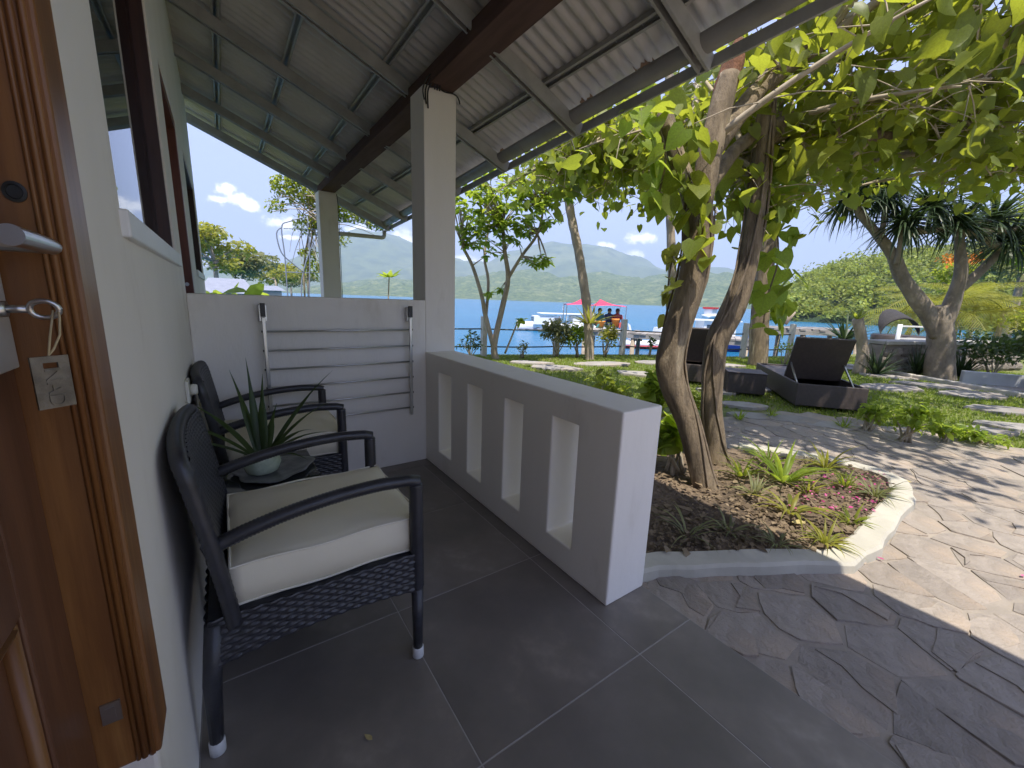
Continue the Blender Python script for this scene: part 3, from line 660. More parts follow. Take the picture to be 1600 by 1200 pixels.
# rust patches bitten into the sheet ends
for y, w, l in ((-1.10, .13, .035), (-.66, .09, .03), (.30, .08, .03)):
    b = MB(); k = max(4, int(w/pitch_*nper)); g = []
    for j in range(k+1):
        yy = y+w*j/k; a = .013*math.sin(2*math.pi*(yy/pitch_)); ll = l*(.45+.55*abs(math.sin(j*1.3+y*7)))
        for x in (XE(yy)-ll, XE(yy)+.001): g.append((x, yy, rz(x)+a-.0022+.0015*((int((yy+20)/.76)) % 2)))
    b.add(g, [(j*2, j*2+1, j*2+3, j*2+2) for j in range(k)]); b.build('rust_patch', 'rust', roof)
def cee(b, a, c, w, h, up, lip=.010, t=.0016):
    """open hat section: web away from the sheet, two flanges"""
    a, c = np.asarray(a, float), np.asarray(c, float); d = c-a; L = np.linalg.norm(d); d /= L; up = np.asarray(up, float)
    s = np.cross(d, up); s /= np.linalg.norm(s); m = (a+c)/2
    b.obox(m+up*h/2, d*L/2, s*w/2, up*t/2)
    for q in (-1, 1):
        b.obox(m+s*q*w/2, d*L/2, s*t/2, up*(h/2-t)); b.obox(m+s*q*(w/2-lip/2)-up*(h/2), d*L/2, s*lip/2, up*t/2)
    return b
RAF = [-3.70, -3.05, -2.2, -1.35, -.5, .35, 1.22, 2.02, 2.82, 3.62]
for y in RAF:                                                  # rafters run down the slope
    e = XE(y)+.072
    a = np.array([XT, y, rz(XT)])-SN*.085; c = np.array([e, y, rz(e)])-SN*.085
    cee(MB(), a, c, .050, .075, SN, .012).build('rafter', 'galv', roof)
for x in (-1.5, -.95, -.55, -.09, .53):                         # battens run along the porch
    cee(MB(), np.array([x, Y0+.05, rz(x)])-SN*.0285, np.array([x, Y1-.02, rz(x)])-SN*.0285, .046, .034, SN, .012).build('batten', 'galv', roof)
vb_ = MB().obox(np.array([-.45, Y1+.004, rz(-.45)-.015]), SL*1.53, (0, .004, 0), SN*.05).build('verge_trim', 'galv', roof)
# eave bar at the rafter ends and the half-round gutter
eb = MB(); eb.bar((XE(Y0)+.056, Y0, rz(XE(Y0)+.056)-.074), (XE(Y1)+.056, Y1, rz(XE(Y1)+.056)-.074), .012, .050); eb.build('eave_bar', 'galv', roof)
gt = MB(); ga = []
for i, y in enumerate(np.linspace(Y0, Y1-.08, 14)):
    c = np.array([XE(y)-.012, y, rz(XE(y))-.030-.0025*(y-Y0)*.25])
    for k in range(11):
        a = math.pi+math.pi*k/10; ga.append(c+np.array([math.cos(a)*.054, 0, math.sin(a)*.054]))
gt.add(ga, [(i*11+k, i*11+k+1, (i+1)*11+k+1, (i+1)*11+k) for i in range(13) for k in range(10)])
gt.add([ga[k] for k in range(13*11, 14*11)], [tuple(range(11))])
go = gt.build('gutter', 'gutter', roof, True); s2 = go.modifiers.new('thickness', 'SOLIDIFY'); s2.thickness = .002
for y in (-3.3, -1.86, .02, 1.9, 3.2):
    c = np.array([XE(y)-.012, y, rz(XE(y))-.030-.0025*(y-Y0)*.25])
    MB().tube([c+np.array([math.cos(a)*.0575, 0, math.sin(a)*.0575]) for a in np.linspace(math.pi, 2*math.pi, 12)], .003, 6).build('gutter_clip', 'gutter', roof)
dpipe = MB(); gy = Y1-.22; g0 = np.array([XE(gy)-.012, gy, rz(XE(gy))-.135])
q1 = g0+(0, 0, -.10); q2 = np.array([.262, 3.62, q1[2]-.02])
def rounded(pts, r=.05, k=6):
    out = [np.asarray(pts[0], float)]
    for i in range(1, len(pts)-1):
        p, a, b = (np.asarray(q, float) for q in (pts[i], pts[i-1], pts[i+1])); u = (a-p)/np.linalg.norm(a-p); w = (b-p)/np.linalg.norm(b-p)
        for q in range(k+1):
            t = q/k; out.append((p+u*r)*(1-t)**2+2*p*t*(1-t)+(p+w*r)*t*t)
    out.append(np.asarray(pts[-1], float)); return out
dpipe.tube(rounded([g0, q1, q2, q2*[1, 1, 0]]), .028, 12); dpo = dpipe.build('downpipe', 'pvc', roof, True)
for p, ax in ((q1, 0), (q2, 0), (q2+(0, 0, -.06), 0)):
    pass
bm_ = MB().box(.03, .197, -3.72, 3.50, 2.362, 2.455).build('beam', 'beam', house); bevel(bm_, .004)
MB().box(.036, .191, 3.5005, 3.52, 2.366, 2.45).build('beam_end', 'white_paint', house)
def smooth0(P, r, k=6):
    P = np.array(P); n = len(P); out = []
    for i in range(n-1):
        p0, p1, p2, p3 = P[max(i-1, 0)], P[i], P[i+1], P[min(i+2, n-1)]
        for q in range(k):
            t = q/k; out.append(.5*((2*p1)+(-p0+p2)*t+(2*p0-5*p1+4*p2-p3)*t*t+(-p0+3*p1-3*p2+p3)*t**3))
    out.append(P[-1]); return out, [r]*len(out)
# loose cable on the column head
wl = MB()
for k in range(3):
    q_ = [np.array([.000+.012*k, -.010, 2.27-.02*k]), np.array([-.010+.016*k, -.014, 2.32]), np.array([.006+.02*k, -.030, 2.375]), np.array([.034+.02*k, -.040, 2.402+.006*k]), np.array([.055+.018*k, -.036, 2.38]), np.array([.060+.016*k, -.024, 2.335])]
    a_, b_ = smooth0(q_, .0042); wl.tube(a_, b_, 8)
a_, b_ = smooth0([np.array(q) for q in ((.03, -.012, 2.345), (.08, -.020, 2.352), (.13, -.015, 2.345), (.185, -.014, 2.35), (.215, -.022, 2.335), (.228, -.026, 2.30))], .0042); wl.tube(a_, b_, 8)
tag(wl.build('cable', 'cable', None, True), 'loop of black cable tied round the head of the porch column under the beam', 'cable')
cb2 = MB().tube([(.21, 3.275, 2.35), (.224, 3.272, 2.2), (.222, 3.272, .4)], .004, 6)
tag(cb2.build('cable', 'cable', None, True), 'thin cable running straight down the far porch column beside the downpipe', 'cable')
# wall socket with plug
sk = thing('wall_socket', 'white wall socket with a plug in it beside the wicker chair backs', 'socket', (WX, -.62, .74))
s_ = MB().box(WX+.0005, WX+.012, -.665, -.575, .70, .785).build('plate', 'plastic', sk); bevel(s_, .004)
MB().tube([(WX+.0125, -.62, .745), (WX+.03, -.62, .745), (WX+.036, -.62, .745)], [.021, .021, .017], 16).build('plug', 'plastic', sk, True)

# ================================================================== FURNITURE ON THE PORCH
def wrap_tube(b, pts, r, pitch=.007, n=8, amp=.10, flat=1.0):
    """a tube wound with strand: the radius swells once per turn"""
    pts = [np.asarray(p, float) for p in pts]; seg = [np.linalg.norm(pts[i+1]-pts[i]) for i in range(len(pts)-1)]; L = sum(seg)
    k = max(4, int(L/pitch*2)); cum = np.concatenate([[0], np.cumsum(seg)]); P = np.array(pts)
    q = [np.array([np.interp(L*i/k, cum, P[:, c]) for c in range(3)]) for i in range(k+1)]
    b.tube(q, [r*(1+amp*(1 if i % 2 else -1)) for i in range(k+1)], n, True, math.pi/8, flat)
def weave_panel(fn, nu, nv, pu, pv_, amp, name):
    """fn(u,v)->(point,normal); basket weave relief; u,v in metres along the panel"""
    b = MB(); U, V = fn.size
    for i in range(nu+1):
        for j in range(nv+1):
            u, v = U*i/nu, V*j/nv; p, n = fn(u, v)
            row = int(v/pv_); h = amp*(math.sin(math.pi*u/pu+math.pi*(row % 2))*.75+abs(math.sin(math.pi*v/pv_))*.9)
            b.v.append(tuple(p+n*h))
    w = nv+1; b.f = [(i*w+j, (i+1)*w+j, (i+1)*w+j+1, i*w+j+1) for i in range(nu) for j in range(nv)]
    return b
def bez(p0, p1, p2, k=12):
    p0, p1, p2 = (np.asarray(p, float) for p in (p0, p1, p2))
    return [(1-t)**2*p0+2*t*(1-t)*p1+t*t*p2 for t in np.linspace(0, 1, k)]

def make_chair():
    t = thing('armchair', '', 'chair')
    HW, XB, XF = .232, -.255, .255
    # backrest: curved, leaning back, woven on both faces
    def back(side):
        def f(u, v):
            s = (u/.50-.5)*2; zz = .345+v; top = .008*s*s+.022*abs(s)**14
            zt = zz-(v/.43)*top; bow = -.030*(1-s*s)
            x = -.205-.056*(v/.43)**1.25+bow*.6
            n = np.array([1.0, -.12*s, .16]); n /= np.linalg.norm(n)
            return np.array([x, s*.243, zt])+n*side*.013, n*side
        f.size = (.50, .43); return f
    for sd, nm in ((1, 'backrest'), (-1, 'backrest_shell')):
        weave_panel(back(sd), 132, 140, .0155, .0120, .0024, nm).build(nm, 'wicker', t, True, False)
    rim = []; f0 = back(0)
    for v in np.linspace(.0, .418, 12): rim.append(f0(0, v)[0])
    for u in np.linspace(.012, .488, 22): rim.append(f0(u, .43)[0]+np.array([-.004, 0, .006]))
    for v in np.linspace(.418, 0, 12): rim.append(f0(.50, v)[0])
    b = MB(); rp, rr_ = smooth0(rim, .0165, 4); b.tube(rp, rr_, 16)
    for i in range(len(rp)):                                  # woven relief on the rolled edge
        c_ = np.array(rp[i])
        for j in range(16): q_ = np.array(b.v[i*16+j]); b.v[i*16+j] = tuple(c_+(q_-c_)*(1+.055*(1 if (i+j//2) % 2 else -1)))
    b.build('back_rim', 'wicker', t, True, False)
    # legs with pale foot caps
    for sy in (-1, 1):
        for fx in (0, 1):
            b = MB()
            if fx: wrap_tube(b, [(XF, sy*HW, .25), (XF, sy*HW, .592)], .0205, .010, 8, .06); b.tube([(XF, sy*HW, .034), (XF, sy*HW, .25)], [.0145, .0185], 12)
            else: b.tube([(XB-.012, sy*HW, .034), (XB-.006, sy*HW, .2), (XB+.012, sy*HW, .36)], [.015, .02, .02], 12)
            lg = b.build('leg', 'wicker', t, True, False); x = XF if fx else XB-.012
            MB().lathe([(.0145, 0), (.0175, .003), (.0175, .036), (.014, .038)], (x, sy*HW, 0), 16).build('foot_cap', 'foot', lg, True, False)
        arm = [(-.243, sy*HW, .545)]+bez((-.235, sy*HW, .55), (-.05, sy*HW, .615), (.16, sy*HW, .612), 12)+[(.235, sy*HW, .606), (.262, sy*HW, .597)]
        b = MB(); wrap_tube(b, arm, .0175, .0085, 8, .05, 1.0); b.build('arm', 'wicker', t, True, False)
    # woven apron under the seat
    for (a, c) in (((XF+.012, -HW), (XF+.012, HW)), ((XF, HW+.012), (XB, HW+.012)), ((XB, -HW-.012), (XF, -HW-.012)), ((XB-.004, HW), (XB-.004, -HW))):
        a, c = np.array(a), np.array(c); L = np.linalg.norm(c-a); nn = np.array([(c-a)[1], -(c-a)[0], 0])/L
        def f(u, v, a=a, c=c, L=L, nn=nn):
            p = a+(c-a)*u/L; zb = .245+.022*(1-((u/L-.5)*2)**2)
            return np.array([p[0], p[1], zb+(.375-zb)*v/.12]), nn
        f.size = (L, .12); weave_panel(f, 96, 40, .020, .011, .0030, 'apron').build('apron', 'wicker', t, True, False)
    MB().box(XB, XF, -HW, HW, .352, .368).build('seat_base', 'wicker', t, False, False)
    # boxed cushion with piping
    b = MB(); cx0, cx1, cw, z0, z1 = -.200, .272, .213, .371, .478; n = 22
    def cpt(i, j, topz):
        u, v = i/n, j/n; x = cx0+(cx1-cx0)*u; y = -cw+2*cw*v; e = (1-(2*u-1)**6)*(1-(2*v-1)**6)
        puff = .017*(math.sin(math.pi*u)**.6)*(math.sin(math.pi*v)**.6)+.0045*mnoise.noise(Vector((x*9, y*9, topz)))+.0022*mnoise.noise(Vector((x*26, y*14, 3)))
        k = 1-.02*math.sin(math.pi*u)*0
        return (x, y, z1+puff if topz else z0)
    for i in range(n+1):
        for j in range(n+1): b.v.append(cpt(i, j, 1))
    b.f = [(i*(n+1)+j, (i+1)*(n+1)+j, (i+1)*(n+1)+j+1, i*(n+1)+j+1) for i in range(n) for j in range(n)]
    ringi = [(i, 0) for i in range(n)]+[(n, j) for j in range(n)]+[(i, n) for i in range(n, 0, -1)]+[(0, j) for j in range(n, 0, -1)]
    o = len(b.v); m_ = len(ringi); mid = []
    for lv, (zz, ex) in enumerate(((z1-.004, .004), ((z0+z1)/2, .009), (z0+.004, .004), (z0, -.004))):
        for i, j in ringi:
            x, y, _ = cpt(i, j, 0); sx = (x-(cx0+cx1)/2)/((cx1-cx0)/2); sy = y/cw
            nx = (1 if sx > .99 else -1 if sx < -.99 else 0); ny_ = (1 if sy > .99 else -1 if sy < -.99 else 0)
            b.v.append((x+nx*ex, y+ny_*ex, zz+.002*math.sin(i*.9+j*1.1+lv)))
    tops = [i*(n+1)+j for i, j in ringi]
    for k in range(m_): b.f.append((tops[k], o+k, o+(k+1) % m_, tops[(k+1) % m_]))
    for lv in range(3):
        for k in range(m_): b.f.append((o+lv*m_+k, o+(lv+1)*m_+k, o+(lv+1)*m_+(k+1) % m_, o+lv*m_+(k+1) % m_))
    b.f.append(tuple(o+3*m_+k for k in range(m_)))
    cu = b.build('seat_cushion', 'cushion', t, True, False)
    pp = MB()
    for zz in (z1, z0+.005):
        ring_ = [(cpt(i, j, 0)[0], cpt(i, j, 0)[1], zz+(.003*math.sin(i*.5+j*.7))) for i, j in ringi]; ring_.append(ring_[0])
        pp.tube([np.array(p)*[1.012, 1.018, 1]+np.array([-.0004, 0, 0]) for p in ring_], .0032, 6, cap=False)
    pp.build('piping', 'piping', cu, True, False)
    return t
chair = make_chair()
chair.location = (-.930, -1.282, 0)
chair['label'] = 'charcoal wicker armchair with cream cushion standing between the wooden door and the side table'
chair2 = copy_tree(chair); chair2.location = (-.930, -.352, 0)
chair2['label'] = 'charcoal wicker armchair with cream cushion in the corner against the low back wall'
for c in (chair, chair2): c['group'] = 'wicker armchairs on the porch'

# side table, tray, potted plant
tb = thing('side_table', 'low square side table with dark glass top between the two armchairs', 'table', (-1.0, -.82, 0))
TX0, TX1, TY0, TY1 = -1.205, -.835, -1.015, -.635
fm = MB().box(TX0, TX1, TY0, TY1, .385, .432).build('table_frame', 'wicker', tb); bevel(fm, .006)
tt = MB().box(TX0+.004, TX1-.004, TY0+.004, TY1-.004, .433, .441).build('table_top', 'glass_dark', tb); bevel(tt, .002)
for x in (TX0+.022, TX1-.022):
    for y in (TY0+.022, TY1-.022):
        b = MB(); wrap_tube(b, [(x, y, .0), (x, y, .384)], .019, .012, 8, .08); b.build('leg', 'wicker', tb, True)
ty = MB(); n = 40; P0 = (-.985, -.835); vs = []
for rr, zz in ((.02, .4425), (.085, .4425), (.128, .452), (.131, .456), (.118, .4545), (.085, .4475), (.02, .4465)):
    for k in range(n):
        a = 2*math.pi*k/n; w = 1+.10*math.sin(3*a+.6)+.05*math.sin(7*a)
        vs.append((P0[0]+.055*0+rr*1.05*w*math.cos(a), P0[1]+rr*.98*w*math.sin(a), zz))
fs = [(i*n+k, i*n+(k+1) % n, (i+1)*n+(k+1) % n, (i+1)*n+k) for i in range(6) for k in range(n)]+[tuple(range(n-1, -1, -1)), tuple(range(6*n, 7*n))]
ty.add(vs, fs); tag(ty.build('tray', 'marble', None, True), 'wavy edged grey marbled tray on the side table under the potted plant', 'tray')
pp_ = thing('potted_plant', 'strap leaved plant in a pale green dimpled pot on the side table tray', 'plant', (-1.02, -.84, .447))
pc_ = (-1.02, -.84, .4472)
MB().lathe([(.038, 0), (.056, .012), (.064, .04), (.060, .066), (.057, .078), (.053, .078), (.055, .06), (.05, .055)], pc_, 28).build('pot', 'pot', pp_, True)
MB().lathe([(.0001, .060), (.05, .058), (.054, .052)], pc_, 20).build('soil', 'soil', pp_)
def blade(b, base, az, L, w, el, curl, seg=9, fold=.25, twist=0.0):
    """a strap leaf: rises at elevation el and bends over by curl"""
    p = np.asarray(base, float); vs = []; a = el
    for i in range(seg+1):
        f = i/seg; ww = w*(.55+.45*math.sin(math.pi*min(1, f*1.3+.12)))*(1-max(0, f-.55)/.45*.97)
        d = np.array([math.cos(az)*math.cos(a), math.sin(az)*math.cos(a), math.sin(a)]); s = np.array([-math.sin(az), math.cos(az), 0])
        up = np.cross(d, s)*-1; s2 = s*math.cos(twist*f)+up*math.sin(twist*f)
        vs += [p-s2*ww/2+up*ww*fold, p, p+s2*ww/2+up*ww*fold]
        p = p+d*L/seg; a -= curl/seg
    fs = []
    for i in range(seg): fs += [(i*3, i*3+1, i*3+4, i*3+3), (i*3+1, i*3+2, i*3+5, i*3+4)]
    b.add(vs, fs)
for az, L, w, el, cu_ in ((2.6, .32, .026, 1.05, .75), (2.0, .34, .024, 1.25, .35), (.35, .40, .026, .98, .42), (.1, .30, .024, .95, .7), (1.2, .30, .028, 1.45, .25), (1.75, .36, .024, 1.40, .15),
                          (3.4, .28, .024, .75, .6), (-.4, .24, .028, .8, .9), (.7, .26, .024, .55, 1.0), (4.2, .22, .026, .5, .9), (2.9, .34, .022, .85, .75), (5.4, .2, .026, .6, 1.1), (.9, .20, .03, 1.2, .3), (1.5, .15, .03, .6, .4)):
    b = MB(); blade(b, (pc_[0]+.012*math.cos(az), pc_[1]+.012*math.sin(az), pc_[2]+.058), az, L*1.06, w*1.25, el, cu_); b.build('leaf', 'leaf_pot', pp_, True)

# wall-mounted folding drying rack
rk = thing('drying_rack', 'folding steel drying rack with six bars mounted on the low white back wall', 'drying rack', (-.52, 0, .35))
XL, XR = -.922, -.118
for x in (XL, XR):
    r = MB().box(x-.009, x+.009, -.046, -.030, .352, .99).build('side_rail', 'steel', rk); bevel(r, .003)
    br = MB().box(x-.019, x+.019, -.0300, -.0006, .965, 1.055).build('bracket', 'steel', rk); bevel(br, .003)
    MB().box(x-.011, x+.011, -.050, -.031, .992, 1.062).build('hinge', 'black_metal', br)
for k in range(6):
    z = .914-.1023*k; bb = MB().tube([(XL-.004, -.038, z), (XR+.004, -.038, z)], .0052, 10); bo = bb.build('bar', 'steel', rk, True)
    for x in (XL-.014, XR+.008): MB().box(x, x+.006, -.043, -.033, z-.005, z+.005).build('end_cap', 'black_metal', bo)
# a dry leaf dropped on the tiles
def one_leaf(c, s, az, m, name, label, tilt=.1):
    b = MB(); ca, sa = math.cos(az), math.sin(az)
    o = [(0, -1, 0), (.45, -.5, .10), (.5, .1, .06), (.2, .7, .12), (0, 1.1, .2), (-.25, .7, .1), (-.5, .1, .12), (-.42, -.5, .08)]
    vs = [(0, 0, .0)]+o; vs = [(c[0]+s*(x*ca-y*sa), c[1]+s*(x*sa+y*ca), c[2]+s*z*1.0+.002) for x, y, z in vs]
    b.add(vs, [(0, i+1, (i+1) % 8+1) for i in range(8)]); return tag(b.build(name, m, None), label, 'leaf')
one_leaf(tuple(onz(576, 1153, .001)), .013, .5, 'litter_pale', 'fallen_leaf', 'tiny pale dry leaf lying on the dark porch tiles')

# ================================================================== VEGETATION
FH = np.array([math.sin(YAW), math.cos(YAW), 0.0])
def onh(u, v, hd): d = ray(u, v); return CAM + d*(hd/(d@FH))
HEART = (np.array([(0, 0, 0), (0, .3, 0), (0, .65, -.03), (0, 1, -.13), (-.25, -.16, .05), (-.47, .08, .10), (-.41, .45, .07), (-.2, .78, -.02), (.25, -.16, .05), (.47, .08, .10), (.41, .45, .07), (.2, .78, -.02)], float),
         np.array([(0, 1, 5, 4), (1, 2, 6, 5), (2, 3, 7, 6), (0, 8, 9, 1), (1, 9, 10, 2), (2, 10, 11, 3)]))
OVAL = (np.array([(0, 0, 0), (0, .5, -.01), (0, 1, -.10), (-.15, .15, .03), (-.24, .5, .06), (-.14, .8, .0), (.15, .15, .03), (.24, .5, .06), (.14, .8, .0)], float),
        np.array([(0, 1, 4, 3), (1, 2, 5, 4), (0, 6, 7, 1), (1, 7, 8, 2)]))
DIAM = (np.array([(0, 0, 0), (-.3, .5, .07), (0, 1, -.05), (.3, .5, .07), (0, .5, -.02)], float), np.array([(0, 4, 2, 1), (0, 3, 2, 4)]))
def frames(n, droop=.6, dspread=.4, roll=.5, az=None):
    az = rng.uniform(0, 2*math.pi, n) if az is None else az; de = rng.normal(droop, dspread, n)
    y = np.stack([np.cos(az)*np.cos(de), np.sin(az)*np.cos(de), -np.sin(de)], 1)
    up = np.stack([np.cos(az)*np.sin(de), np.sin(az)*np.sin(de), np.cos(de)], 1); x = np.cross(y, up)
    r = rng.normal(0, roll, n)[:, None]; x2 = x*np.cos(r)+up*np.sin(r); z2 = np.cross(x2, y)
    return x2, y, z2
def cloud(P, S, tpl, fr):
    T, F = tpl; x, y, z = fr; S = np.asarray(S)[:, None, None]
    V = P[:, None, :]+S*(T[None, :, 0:1]*x[:, None, :]+T[None, :, 1:2]*y[:, None, :]+T[None, :, 2:3]*z[:, None, :])
    k = len(T); FF = (F[None]+np.arange(len(P))[:, None, None]*k).reshape(-1, F.shape[1])
    return V.reshape(-1, 3), FF
def leaf_cloud(name, P, S, tpl, m, parent, droop=.6, dspread=.4, roll=.5, az=None, kind='stuff'):
    P = np.asarray(P, float); fr = frames(len(P), droop, dspread, roll, az); V, F = cloud(P, S, tpl, fr)
    if parent is not None: V = V-np.array(WLOC[parent.name])
    o = link(name, fast_mesh(name, V, F), m, parent)
    if kind: o['kind'] = kind
    return o
def ell(c, r, n, shell=.0):
    q = rng.normal(size=(n, 3)); q /= np.linalg.norm(q, axis=1)[:, None]; rad = rng.uniform(shell, 1, n)[:, None]**(1/3 if shell == 0 else 1)
    return np.asarray(c)+q*rad*np.asarray(r)
def curve(a, b, sag=.15, k=7, jit=.05):
    a, b = np.asarray(a, float), np.asarray(b, float); m = (a+b)/2+np.array([0, 0, 1])*sag*np.linalg.norm(b-a)+rng.normal(0, jit, 3)*np.linalg.norm(b-a)
    return bez(a, m, b, k)

# ---- the two big shade trees beside the parapet -----------------------------------
def trunk_pts(px_list, hd, lean=0.0):
    out, rad = [], []
    for k, (u, v, r) in enumerate(px_list):
        h = hd+lean*k; out.append(onh(u, v, h)); rad.append(r*h/FPX)
    return out, rad
def smooth(pts, rad, k=4):
    P = np.array(pts); n = len(P); out, ro = [], []
    for i in range(n-1):
        p0, p1, p2, p3 = P[max(i-1, 0)], P[i], P[i+1], P[min(i+2, n-1)]
        for q in range(k):
            t = q/k; out.append(.5*((2*p1)+(-p0+p2)*t+(2*p0-5*p1+4*p2-p3)*t*t+(-p0+3*p1-3*p2+p3)*t**3)); ro.append(rad[i]*(1-t)+rad[i+1]*t)
    out.append(P[-1]); ro.append(rad[-1]); return out, ro
def canopy(targets, roots, parent, lsize, npb, m, nsingle, twigm='twig'):
    """branches from root points to targets, with heart leaves along them; the largest leaves are objects"""
    P, S = [], []; br = MB(); tw_ = MB()
    for T in targets:
        ro = min(roots, key=lambda r: np.linalg.norm(r-T)+rng.uniform(0, .7)); c = curve(ro, T, rng.uniform(.0, .16), 8, .05)
        L = np.linalg.norm(T-ro); br.tube(c, np.linspace(.016+.006*L, .005, 8), 6)
        for k in range(npb):
            f = rng.uniform(.25, 1.05); i = min(6, int(f*7)); p = c[i]+(c[i+1]-c[i])*(f*7-i)
            off = rng.normal(0, 1, 3)*np.array([.20, .20, .13]); q = p+off
            P.append(q); S.append(rng.uniform(.55, 1.0)**1.0*rng.choice([.8, 1.0, 1.0, 1.5])*lsize)
            if k % 3 == 0: tw_.tube([p, p+off*.5+(0, 0, .02), q], [.004, .003, .0018], 4, cap=False)
    P, S = np.array(P), np.array(S)
    keep = (P[:, 0] > 1.0+.05*(P[:, 1]+1.4)) | (P[:, 2] > 3.1); keep &= P[:, 2] > .4
    P, S = P[keep], S[keep]
    o = np.array([px(p) for p in P]); size = S*FPX/np.maximum(o[:, 2], .1)
    vis = (o[:, 0] > 700) & (o[:, 0] < 1620) & (o[:, 1] > -20) & (o[:, 1] < 700) & (o[:, 2] > .5)
    order = np.argsort(-(size*vis)); single = order[:nsingle]; rest = order[nsingle:]
    me = [];
    for kx in range(4):                                       # four shapes of leaf
        T = HEART[0].copy(); T[:, 2] *= rng.uniform(.4, 1.9); T[:, 0] *= rng.uniform(.85, 1.1); T[:, 0] += .05*rng.normal()*T[:, 1]; T[3, 2] -= rng.uniform(0, .15)
        mm = bpy.data.meshes.new('leaf'); mm.from_pydata(T.tolist(), [], HEART[1].tolist()); mm.materials.append(M[m+'_vein'])
        mm.polygons.foreach_set('use_smooth', [True]*6); me.append(mm)
    fx, fy, fz = frames(len(single), .55, .55, .75); W = np.array(WLOC[parent.name])
    for q, i in enumerate(single):
        lo = bpy.data.objects.new('leaf', me[q % 4]); COL.objects.link(lo); lo.parent = parent; s = S[i]; p = P[i]-W
        lo.matrix_basis = Matrix(((fx[q][0]*s, fy[q][0]*s, fz[q][0]*s, p[0]), (fx[q][1]*s, fy[q][1]*s, fz[q][1]*s, p[1]), (fx[q][2]*s, fy[q][2]*s, fz[q][2]*s, p[2]), (0, 0, 0, 1)))
    leaf_cloud('crown', P[rest], S[rest], HEART, m, parent, .5, .6, .8)
    bo = br.build('branches', twigm, parent, True); bo['kind'] = 'stuff'
    to = tw_.build('twigs', twigm, parent); to['kind'] = 'stuff'

def sample_targets(n, boxes):
    out = []
    while len(out) < n:
        u0, u1, v0, v1, h0, h1, w = boxes[rng.integers(len(boxes))]
        if rng.uniform() > w: continue
        p = onh(rng.uniform(u0, u1), rng.uniform(v0, v1), rng.uniform(h0, h1))
        if p[0] > 1.15+.05*(p[1]+1.4) and 1.75 < p[2] < 4.6: out.append(p)
    return out

HD1, HD2 = 2.52, 2.95
base1 = onh(1105, 772, HD1); base1[2] = GZ+.04
t1 = thing('shade_tree', 'thick twisted tree with vines in the kerbed bed, its trunk bulging beside the parapet end', 'tree', tuple(base1))
p_, r_ = trunk_pts([(1113, 806, 44), (1108, 782, 35), (1101, 758, 28), (1090, 720, 26), (1073, 655, 27), (1052, 600, 29), (1046, 560, 31), (1060, 500, 28), (1080, 440, 29), (1090, 380, 29), (1091, 330, 29), (1090, 300, 24), (1088, 280, 14)], HD1)
sp, sr = smooth(p_, [r*.67 for r in r_]); trunk1 = MB().tube(sp, sr, 18, wob=.16).build('trunk', 'bark', t1, True)
# fork: a sawn-off limb and a taller one that leans out to the right
a_, b_ = trunk_pts([(1088, 352, 13), (1079, 305, 14), (1057, 245, 12.5), (1042, 194, 12), (1039, 182, 12)], HD1, .02); sp, sr = smooth(a_, b_)
MB().tube(sp, sr, 14, wob=.14).build('limb', 'bark', t1, True)
dcut = (a_[-1]-a_[-2])/np.linalg.norm(a_[-1]-a_[-2])
MB().tube([a_[-1]+dcut*.001, a_[-1]+dcut*.006], [b_[-1]*.93, b_[-1]*.86], 14).build('sawn_face', 'bark_pale', t1)
a_, b_ = trunk_pts([(1091, 352, 14), (1100, 290, 16), (1114, 220, 15.5), (1129, 162, 15), (1140, 118, 14)], HD1, .02); limbR = a_; sp, sr = smooth(a_, b_)
MB().tube(sp, sr, 16, wob=.2).build('limb', 'bark', t1, True)
a_, b_ = trunk_pts([(1130, 160, 14), (1137, 130, 16), (1145, 100, 15), (1151, 75, 9), (1154, 60, 3)], HD1+.07, .02); sp, sr = smooth(a_, b_)
MB().tube(sp, sr, 14, wob=.35).build('rotten_stump', 'bark_rot', t1, True)
a_, b_ = trunk_pts([(1112, 235, 13), (1160, 170, 13), (1215, 112, 13), (1290, 62, 12), (1380, 15, 11), (1500, -50, 8)], HD1+.06, .09); limbR2 = a_; sp, sr = smooth(a_, b_)
MB().tube(sp, sr, 14, wob=.2).build('limb', 'bark', t1, True)
a_, b_ = trunk_pts([(1100, 300, 10), (1125, 265, 10), (1160, 225, 9), (1235, 185, 8), (1330, 160, 7), (1450, 150, 5)], HD1+.05, .16); limbR3 = a_; sp, sr = smooth(a_, b_)
MB().tube(sp, sr, 10, wob=.1).build('limb', 'bark', t1, True)
# vines climbing the trunk
for k in range(9):
    ph = rng.uniform(0, 6.28); turns = rng.uniform(.1, .7)*rng.choice([-1, 1]); q = []
    P = np.array(p_); rr = np.array(r_)*.67; s0 = rng.uniform(0, .2); s1 = rng.uniform(.75, 1)
    for f in np.linspace(s0, s1, 34):
        i = min(len(P)-2, int(f*(len(P)-1))); t = f*(len(P)-1)-i; c = P[i]*(1-t)+P[i+1]*t; r = (rr[i]*(1-t)+rr[i+1]*t)*1.04+.003+.012*max(0, mnoise.noise(Vector((f*9, k*3.1, 0))))
        a = ph+turns*2*math.pi*f+.35*mnoise.noise(Vector((f*6, k*7.7, 2))); q.append(c+np.array([math.cos(a)*r, math.sin(a)*r, 0]))
    MB().tube(q, rng.uniform(.003, .009), 6).build('vine', 'bark_vine', t1, True)

